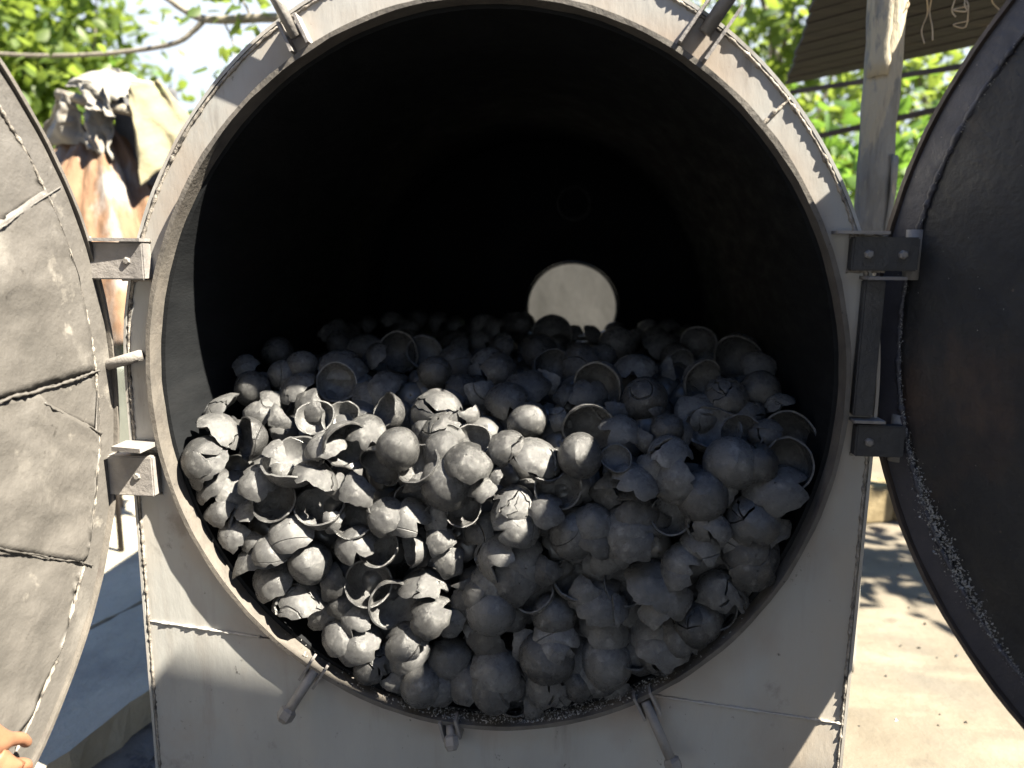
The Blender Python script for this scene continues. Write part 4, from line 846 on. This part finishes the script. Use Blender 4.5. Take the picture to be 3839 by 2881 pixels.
# ash and crumbs on the collar floor
bm = bmesh.new(); rng = random.Random(8)
for k in range(1500):
    t = -math.pi / 2 + rng.gauss(.12, .30); y = rng.uniform(.018, .07); s = rng.uniform(.0010, .0036); rr = -.014 - s * .5
    c_ = Vector(((RX + rr) * math.cos(t), y, ZC + (RZ + rr) * math.sin(t))); q = [c_ + Vector((rng.uniform(-1, 1), rng.uniform(-1, 1), rng.uniform(-1, 1))).normalized() * s for _ in range(4)]
    v = [bm.verts.new(x) for x in q]
    for f in ((0, 1, 2), (0, 2, 3), (0, 3, 1), (1, 3, 2)): bm.faces.new([v[i] for i in f])
tag(obj('ash_crumbs', bm, 'ash'), 'pale ash crumbs along the bottom of the kiln collar', 'ash', kind='stuff')
bm = bmesh.new()
for k in range(700):
    x = -1.17 + abs(rng.gauss(0, .16)) ; y = rng.uniform(-.6, 1.6); s = rng.uniform(.003, .013) * (1.6 if rng.random() < .1 else 1)
    if x > -.84: continue
    c_ = Vector((x + .05, y, -.12 + s * .5)); q = [c_ + Vector((rng.uniform(-1, 1), rng.uniform(-1, 1), rng.uniform(-.6, 1))).normalized() * s for _ in range(5)]
    v = [bm.verts.new(p) for p in q]
    try: bmesh.ops.convex_hull(bm, input=v)
    except Exception: pass
tag(obj('charcoal_crumbs', bm, 'char'), 'black charcoal crumbs scattered on the ground beside the kiln', 'charcoal', kind='stuff')

bm = bmesh.new(); rng = random.Random(77)
for k in range(160):
    x = rng.uniform(.95, 3.2); y = rng.uniform(-.2, 2.6); s = rng.uniform(.003, .010)
    c_ = Vector((x, y, s * .4)); v = [bm.verts.new(c_ + Vector((rng.uniform(-1, 1), rng.uniform(-1, 1), rng.uniform(-.5, .6))).normalized() * s) for _ in range(5)]
    bmesh.ops.convex_hull(bm, input=v)
tag(obj('charcoal_crumbs', bm, 'char'), 'small dark charcoal bits strewn on the sunlit pavement at right', 'charcoal', kind='stuff')
# ================================================================== background
bm = bmesh.new(); box(bm, (-1.3, 3.75, -.12), (1.5, 3.9, 1.9)); tag(obj('back_wall', bm, 'cream', None, False, .01), 'stained pale wall seen through the round hole at the back of the kiln', 'wall')
bm = bmesh.new(); box(bm, (-7, 2.66, -.12), (-1.3, 2.80, .70)); tag(obj('low_wall', bm, 'wall', None, False, .012), 'mossy low concrete wall behind the left door', 'wall')
# kerb on the right
kb = empty('kerb', (1.75, 2.42, 0), 'low yellow-brown block kerb on the sunlit pavement at right', 'kerb'); rot = Matrix.Rotation(R(18), 3, 'Z')
for k in range(6):
    bm = bmesh.new(); box(bm, (-.42 + k * .305, 0, 0.001), (-.42 + k * .305 + .295, .20, .19 + .012 * (k % 2)), rot); o = obj('block', bm, 'kerb', kb, False, .012)
# ---- shed on the right: post, roof boards, beams
shed = empty('shed', (1.08, .95, 0), 'dark plank-roofed shed on a weathered peeling post, upper right', 'shed')
bm = bmesh.new(); pts = []; rad = []
for k in range(40):
    z = 2.36 * k / 39; pts.append((1.135 - .018 * z + .003 * fbm(z, 1, 0, 1.5) , .95 + .006 * fbm(z, 5, 0, 2), z)); rad.append(.046 + .004 * z + .003 * fbm(z, 9, 0, 3))
tube(bm, pts, rad, 18, True, .05, 3); world_part(obj('post', bm, 'post', shed, True))
for k, (z0, z1, a) in enumerate(((1.95, 2.3, -2.2), (1.30, 1.72, -.6), (1.02, 1.30, -1.0))):      # peeling plaster and bark plates
    bm = bmesh.new(); G = []
    for i in range(9):
        z = z0 + (z1 - z0) * i / 8; cx = 1.135 - .018 * z; row = []
        for j in range(6):
            t = a + (j / 5 - .5) * (1.1 + .4 * fbm(i, k, 0, .6)) ; rr = .050 + .004 * z + .004 * fbm(i, j, k, .9); row.append(bm.verts.new((cx + rr * math.cos(t), .95 + rr * math.sin(t), z + .02 * fbm(j, k, 1, .8))))
        G.append(row)
    for i in range(8):
        for j in range(5): bm.faces.new((G[i][j], G[i][j + 1], G[i + 1][j + 1], G[i + 1][j]))
    g = bmesh.ops.extrude_face_region(bm, geom=bm.faces[:])
    for v in g['geom']:
        if isinstance(v, bmesh.types.BMVert): v.co = Vector((1.135 - .018 * v.co.z, .95, v.co.z)) + (v.co - Vector((1.135 - .018 * v.co.z, .95, v.co.z))) * 1.08
    world_part(obj('plaster_patch', bm, 'post', shed, True))
# roof boards run left-right, lapped, sloping up toward the camera
F0 = Vector((1.246, 2.722)); Dr = (Vector((1.807, 2.021)) - F0).normalized(); Dl = (Vector((.999, 1.351)) - F0).normalized()
for k in range(10):
    t0, t1 = k * .145, k * .145 + .160; zz = 2.30 + .001 * (k % 2) + .003 * k; j0 = .02 * fbm(k, 0, 0, 1.7); A_ = F0 + Dl * t0 + Dr * j0; B_ = F0 + Dl * t1 + Dr * (j0 + .01); L = 1.35
    q = [A_, A_ + Dr * L, B_ + Dr * L, B_]; bm = bmesh.new(); hexa(bm, [(p.x, p.y, zz) for p in q] + [(p.x, p.y, zz + .018) for p in q]); world_part(obj('roof_board', bm, 'roof', shed))
def beam(a, b, r_, nm='beam'):
    bm = bmesh.new(); a, b = Vector(a), Vector(b); d = (b - a).normalized(); s = d.cross(Vector((0, 0, 1))).normalized() * r_; u = Vector((0, 0, r_))
    if abs(d.z) > .9: s = Vector((r_, 0, 0)); u = Vector((0, r_, 0))
    hexa(bm, [a - s - u, a + s - u, a + s + u, a - s + u] + [b - s - u, b + s - u, b + s + u, b - s + u]); world_part(obj(nm, bm, 'beam', shed))
beam((1.42, 3.0, 2.06), (2.9, 1.85, 2.30), .014); beam((1.35, 3.0, 2.32), (2.7, 1.6, 2.285), .012)
beam((2.42, 2.30, -.0), (2.42, 2.30, 2.28), .035, 'back_post'); beam((2.42, 2.30, 1.75), (2.02, 2.55, 2.1), .018, 'brace'); beam((2.42, 2.30, 1.9), (2.75, 2.0, 2.2), .018, 'brace'); beam((2.42, 2.30, 1.62), (1.9, 2.7, 1.86), .014, 'brace')
# unseen plank roof added to shade yard and kiln foot and cut fill light
ln_ = empty('added_shade_roof', (3.2, -2.6, -.12), 'added unseen plank roof shading the yard in front of the kiln', 'roof')
for k in range(14):
    y1 = -.73 - k * .33; y0 = y1 - .325; w_ = .03 * (k == 0); xl = 1.27 if k < 3 else -2.6; bm = bmesh.new(); hexa(bm, [(x, y, z) for z in (3.0, 3.02) for x, y in ((xl, y0), (6.2, y0), (6.2, y1 - .15 * (k == 0)), (xl, y1 + w_))]); world_part(obj('roof_board', bm, 'roof', ln_))
for x, y in ((6.1, -.95), (6.1, -5.2), (-2.5, -5.2)):
    bm = bmesh.new(); box(bm, (x - .05, y - .05, -.12), (x + .05, y + .05, 2.998)); world_part(obj('post', bm, 'beam', ln_))
# dry fibre strings hanging from the post top
rng = random.Random(4); bm = bmesh.new()
for k in range(7):
    x0 = 1.15 + .012 * k; P = [(x0, .93, 2.29)]; x, z = x0 + .02 * k, 2.27
    for j in range(5): z -= rng.uniform(.015, .055); x += rng.uniform(-.02, .028); P.append((x, .92 + rng.uniform(-.02, .02), z))
    if k > 3: P += [(x - .03, .92, z + .01), (x + .012, .92, z + .02)]
    tube(bm, curve_pts(P, 5), [.0022] * (5 * (len(P) - 1) + 1), 5, True)
tag(obj('dry_fibre_bundle', bm, 'fibre'), 'wispy dry fibre strings dangling beside the top of the post', 'fibre')
# ---- tarp heap on the left
th_ = empty('tarp_heap', (-1.95, 1.75, 0), 'heap draped in rust-stained sheets and folded canvas beyond the left door', 'tarp')
def cloth(name, fn, nu, nv, m, t=.004):
    bm = bmesh.new(); G = [[bm.verts.new(fn(i / nu, j / nv)) for j in range(nv + 1)] for i in range(nu + 1)]
    for i in range(nu):
        for j in range(nv): bm.faces.new((G[i][j], G[i + 1][j], G[i + 1][j + 1], G[i][j + 1]))
    bm.normal_update(); nn = {v: v.normal.copy() for v in bm.verts}; g = bmesh.ops.extrude_face_region(bm, geom=bm.faces[:])
    for v in g['geom']:
        if isinstance(v, bmesh.types.BMVert): v.co += v.normal * t
    return world_part(obj(name, bm, m, th_, True))
def cone(u, v):                                            # pleated drape gathered at its top
    a = R(-205) + R(235) * u; r_ = .035 + .68 * v ** .8 * (1 - .18 * max(0, math.cos(a))) ; pl = (math.sin(11 * a + 1.2 * math.sin(3 * a)) * .5 + math.sin(23 * a) * .25) * .085 * (.25 + v) * (1.1 - .5 * v); r_ += pl + .05 * fbm(a, v * 2, 3, 1.2) * v
    return Vector((-1.97 + r_ * math.cos(a) * .92, 1.78 + r_ * math.sin(a) * .8, 1.96 - .93 * v ** 1.12 + .02 * fbm(a, v, 1, 3)))
cloth('rusty_drape', cone, 150, 44, 'rust')
def quad(P, amp, sc, seed, bulge=0.0):
    P = [Vector(p) for p in P]
    def f(u, v):
        p = P[0] * (1 - u) * (1 - v) + P[1] * u * (1 - v) + P[2] * u * v + P[3] * (1 - u) * v
        return p + Vector((amp * .5 * fbm(u, v, seed + 5, sc * .5), -bulge * math.sin(math.pi * u) + amp * (math.sin(8 * u + 2.5 * v + seed) * .8 + math.sin(15 * u - 4 * v + 2 * seed) * .3 + .8 * fbm(u, v, seed, sc * .45)), amp * .7 * fbm(u, v, seed + 9, sc * .5)))
    return f
Z = ZC
cloth('canvas_flap', quad([(-1.73, 1.62, .955 + Z), (-1.655, 1.74, 1.02 + Z), (-1.50, 1.86, .80 + Z), (-1.665, 1.60, .55 + Z)], .028, 2.2, 2, .03), 30, 30, 'olive')
cloth('grey_flap', quad([(-1.92, 1.80, 1.06 + Z), (-1.64, 1.86, 1.00 + Z), (-1.63, 1.80, .55 + Z), (-1.88, 1.76, .62 + Z)], .03, 2.5, 5), 24, 24, 'greycloth')
cloth('top_fold', quad([(-2.03, 1.62, .98 + Z), (-1.93, 1.80, 1.09 + Z), (-1.66, 1.78, 1.00 + Z), (-1.76, 1.60, .90 + Z)], .028, 2.0, 7, .02), 34, 26, 'canvas')
cloth('hanging_fold', quad([(-1.93, 1.58, .97 + Z), (-1.79, 1.56, .95 + Z), (-1.76, 1.57, .845 + Z), (-1.86, 1.55, .86 + Z)], .03, 3.0, 8), 20, 20, 'canvas')
cloth('side_fold', quad([(-2.02, 1.62, .95 + Z), (-1.96, 1.60, .93 + Z), (-1.95, 1.62, .74 + Z), (-2.24, 1.72, .70 + Z)], .035, 2.0, 11, .03), 30, 30, 'canvas')
cloth('inner_fold', quad([(-1.95, 1.63, .92 + Z), (-1.83, 1.64, .86 + Z), (-1.82, 1.66, .66 + Z), (-1.94, 1.64, .72 + Z)], .035, 3.0, 13, .02), 24, 24, 'canvas')
cloth('skirt_sheet', quad([(-2.6, 1.60, .26 + Z), (-1.66, 1.52, .24 + Z), (-1.64, 1.46, -.02 + Z), (-2.6, 1.55, -.09 + Z)], .02, 1.5, 17), 30, 16, 'orange')
bm = bmesh.new(); tube(bm, [(-2.03, 1.60, .935 + Z), (-1.9, 1.60, .905 + Z), (-1.70, 1.63, .865 + Z)], .022, 12, True, .06); world_part(obj('pole', bm, 'bark', th_, True))
for x, y in ((-2.35, 1.75), (-1.93, 1.62), (-1.66, 1.9), (-2.3, 2.2)):
    bm = bmesh.new(); tube(bm, [(x, y, 0), (x, y, 1.3)], .014, 8); world_part(obj('leg', bm, 'beam', th_, True))
bm = bmesh.new(); tube(bm, [(-2.5, 1.66, 1.02), (-1.62, 1.62, 1.04)], .03, 8, True, .1); world_part(obj('rail', bm, 'beam', th_, True))
# ---- trees
def leaf_mesh(centres, m, name, parent, size, rng, flat=.0):
    V, F = [], []
    for c_ in centres:
        L = rng.uniform(.7, 1.3) * size; W = L * rng.uniform(.24, .34)
        d = Vector((rng.gauss(0, 1), rng.gauss(0, 1), rng.gauss(-.5, .6))).normalized(); s = d.cross(Vector((rng.gauss(0, .5), rng.gauss(0, .5), 1))).normalized(); n_ = s.cross(d); b = len(V)
        V += [c_, c_ + d * L * .30 + s * W - n_ * W * .25, c_ + d * L * .68 + s * W * .8 - n_ * W * .3, c_ + d * L - n_ * L * .12, c_ + d * L * .68 - s * W * .8 - n_ * W * .3, c_ + d * L * .30 - s * W - n_ * W * .25, c_ + d * L * .5]
        F += [(b, b + 1, b + 6), (b + 1, b + 2, b + 6), (b + 2, b + 3, b + 6), (b + 3, b + 4, b + 6), (b + 4, b + 5, b + 6), (b + 5, b, b + 6)]
    me = bpy.data.meshes.new(name); me.from_pydata(V, [], F); return world_part(link(name, me, m, parent))
def tree(base, label, crown, nclump, nleaf, size, m, seed, trunk_r=.09, spread=.28):
    rng = random.Random(seed); t = empty('tree', base, label, 'tree', 'trees standing behind the kiln yard'); b = Vector(base); cc, cr = Vector(crown[0]), Vector(crown[1])
    top = Vector((cc.x, cc.y, cc.z + cr.z * .3)); bm = bmesh.new()
    P = curve_pts([b, b.lerp(top, .35) + Vector((rng.uniform(-.1, .1), 0, 0)), b.lerp(top, .7) + Vector((rng.uniform(-.12, .12), 0, 0)), top], 6); tube(bm, P, [trunk_r * (1 - .75 * i / (len(P) - 1)) for i in range(len(P))], 10, True, .08, seed); world_part(obj('trunk', bm, 'bark', t, True))
    cl = []
    while len(cl) < nclump:
        p = Vector((rng.uniform(-1, 1), rng.uniform(-1, 1), rng.uniform(-1, 1)))
        if p.length > 1 or p.length < .25: continue
        p = Vector((p.x * cr.x, p.y * cr.y, p.z * cr.z)) * (1 + .25 * fbm(p.x, p.y, p.z + seed, 1.5)) + cc; cl.append(p)
    for q in rng.sample(cl, min(9, nclump)):
        s = P[int(len(P) * rng.uniform(.35, .95))]; bm = bmesh.new(); mid = s.lerp(q, .5) + Vector((0, 0, -.08)); L = curve_pts([s, mid, q], 5); tube(bm, L, [.03 * (1 - .8 * i / (len(L) - 1)) for i in range(len(L))], 6, True, .1, seed); world_part(obj('limb', bm, 'bark', t, True))
    pts = []
    for p in cl:
        for _ in range(nleaf): pts.append(p + Vector((rng.gauss(0, spread), rng.gauss(0, spread), rng.gauss(0, spread * .8))))
    leaf_mesh(pts, m, 'crown', t, size, rng); return t
G0 = -.12
tree((-4.3, 5.6, G0), 'tall sunny broad-leaved tree at the far left edge', ((-4.9, 5.4, 2.4), (.95, .9, 1.5)), 110, 46, .15, 'leaf', 1)
tree((-3.3, 5.9, G0), 'bright yellow-green tree behind the tarp heap', ((-3.4, 5.7, 1.5), (1.1, .8, 1.0)), 100, 46, .14, 'leaf', 2)
tree((-2.2, 6.3, G0), 'lower bright bushy tree just left of the kiln', ((-2.1, 6.0, 1.55), (1.0, .8, 1.0)), 80, 42, .13, 'leaf', 3)
tree((-6.4, 8.2, G0), 'hazy grey-green tree rising behind the far left ones', ((-6.6, 8.0, 2.7), (1.2, .8, 1.4)), 60, 34, .20, 'leaf2', 4)
tree((1.9, 6.2, G0), 'pale sunny tree between kiln top and shed roof', ((1.9, 6.0, 3.2), (1.1, .9, 1.5)), 75, 28, .14, 'leaf', 5)
tree((2.5, 4.8, G0), 'shady green tree behind the weathered post', ((2.4, 4.6, 1.4), (1.1, .8, 1.15)), 95, 46, .13, 'leaf2', 6)
tree((3.7, 5.2, G0), 'leafy tree under the shed roof at far right', ((3.7, 4.9, 1.7), (1.2, .8, 1.5)), 95, 46, .13, 'leaf', 7)
tree((4.4, 7.4, G0), 'pale tree glimpsed behind the others at far right', ((3.8, 7.2, 2.6), (1.9, .8, 1.7)), 70, 34, .16, 'leaf', 8)
tree((4.5, 1.0, 0.0), 'small leafy tree past the right door, dappling the pavement', ((4.35, .95, 2.75), (.85, .6, .5)), 34, 26, .13, 'leaf2', 9, .06, .2)
for k, (x, y, z, rx, rz, lab) in enumerate(((-5.0, -3.6, 3.0, 2.0, 2.8, 'added unseen dark tree behind the viewer, to the left, blocking sky fill'), (4.6, -5.8, 3.2, 2.2, 3.2, 'added unseen dark tree behind the viewer, to the right, blocking sky fill'))):
    tree((x, y, G0), lab, ((x, y, z), (rx, 1.0, rz)), 80, 34, .36, 'leafdark', 40 + k, .16, .34)  # unseen trees added behind the camera to hold back side fill light
# bare-limbed tree behind the kiln whose branch reaches in at upper left
t = empty('tree', (-.35, 3.3, G0), 'thin grey branch with sparse leaves reaching across the white sky, upper left', 'tree')
bm = bmesh.new(); tube(bm, curve_pts([(-.35, 3.3, G0), (-.3, 3.2, 1.2), (-.45, 3.0, 2.1), (-.75, 2.8, 2.55)], 6), [.10 - .003 * i for i in range(19)], 10, True, .06, 5); world_part(obj('trunk', bm, 'bark', t, True))
for P, r0, r1 in (([(-.75, 2.8, 2.55), (-1.1, 2.68, 2.62), (-1.452, 2.6, 2.637), (-1.735, 2.6, 2.632), (-1.891, 2.6, 2.645), (-2.054, 2.6, 2.74), (-2.2, 2.6, 2.86)], .030, .014),
                  ([(-1.86, 2.6, 2.638), (-1.921, 2.6, 2.584), (-2.057, 2.6, 2.512), (-2.433, 2.6, 2.468), (-2.8, 2.6, 2.462), (-3.059, 2.6, 2.475), (-3.3, 2.6, 2.50)], .016, .008),
                  ([(-1.6, 2.6, 2.632), (-1.62, 2.58, 2.70), (-1.70, 2.56, 2.80)], .008, .004), ([(-1.75, 2.6, 2.62), (-1.70, 2.58, 2.52), (-1.68, 2.56, 2.40)], .006, .003)):
    bm = bmesh.new(); L = curve_pts(P, 8); tube(bm, L, [r0 + (r1 - r0) * i / (len(L) - 1) for i in range(len(L))], 9, True, .07, 3); world_part(obj('limb', bm, 'bark', t, True))
rng = random.Random(31); pts = []
for c_, n_, s_ in (((-1.70, 2.55, 2.78), 14, .06), ((-1.68, 2.55, 2.40), 16, .09), ((-1.62, 2.57, 2.66), 10, .07), ((-1.9, 2.6, 2.76), 8, .07), ((-2.42, 2.58, 2.43), 3, .03), ((-2.75, 2.58, 2.42), 6, .06), ((-1.45, 2.6, 2.66), 8, .08)):
    for _ in range(n_): pts.append(Vector(c_) + Vector((rng.gauss(0, s_), rng.gauss(0, s_), rng.gauss(0, s_))))
leaf_mesh(pts, 'leaf', 'leaves', t, .09, rng)

# ================================================================== the worker's hand at the left door
def hand(origin, ex, ey, ez):
    """palm along +ex toward the fingers, thumb on +ey side, back of the hand +ez; grown with a skin modifier"""
    o = Vector(origin); T = lambda x, y, z: o + ex * x + ey * y + ez * z
    V, E, Rr = [], [], []
    def add(p, r, par=None):
        V.append(T(*p)); Rr.append(r)
        if par is not None: E.append((par, len(V) - 1))
        return len(V) - 1
    w0 = add((0, 0, 0), (.027, .021)); fa = w0
    for x, y, z, r in ((-.07, 0, .004, .030), (-.15, -.004, .008, .038), (-.24, -.01, .008, .043)): fa = add((x, y, z), (r, r * .9), fa)
    pm = add((.045, .0, .004), (.036, .017), w0); 
    for y, ln, dx in ((.033, .072, .0), (.011, .080, .004), (-.011, .074, .001), (-.032, .058, -.006)):
        k = add((.088 + dx, y, .006), (.0135, .0125), pm); a = k; ang = .5
        for seg_, r in ((.50, .0105), (.30, .0095), (.22, .0085)):
            x, y_, z = [(V[a] - o).dot(q) for q in (ex, ey, ez)]; a = add((x + ln * seg_ * math.cos(ang), y_, z - ln * seg_ * math.sin(ang)), (r, r * .95), a); ang += .55
    t0 = add((.025, .030, -.004), (.017, .015), w0); t1 = add((.055, .056, -.014), (.0125, .012), t0); t2 = add((.085, .066, -.026), (.0105, .0095), t1)
    me = bpy.data.meshes.new('person'); me.from_pydata(V, E, []); ob = link('person', me, 'skin', None, False)
    md = ob.modifiers.new('skin', 'SKIN'); sk = me.skin_vertices[0].data
    for i, r in enumerate(Rr): sk[i].radius = r
    sk[w0].use_root = True; md.use_smooth_shade = True; s = ob.modifiers.new('sub', 'SUBSURF'); s.levels = s.render_levels = 2
    return tag(ob, 'bare hand and forearm of a worker at the lower left corner, holding the open door', 'person')
ex = Vector((.12, .25, -.96)).normalized(); ez = Vector((1, -.25, .1)); ez = (ez - ex * ez.dot(ex)).normalized(); ey = ez.cross(ex) * 1.0
if ey.z < 0: ey = -ey
hand((-.815, -.45, -.565 + ZC), ex, ey, ez)
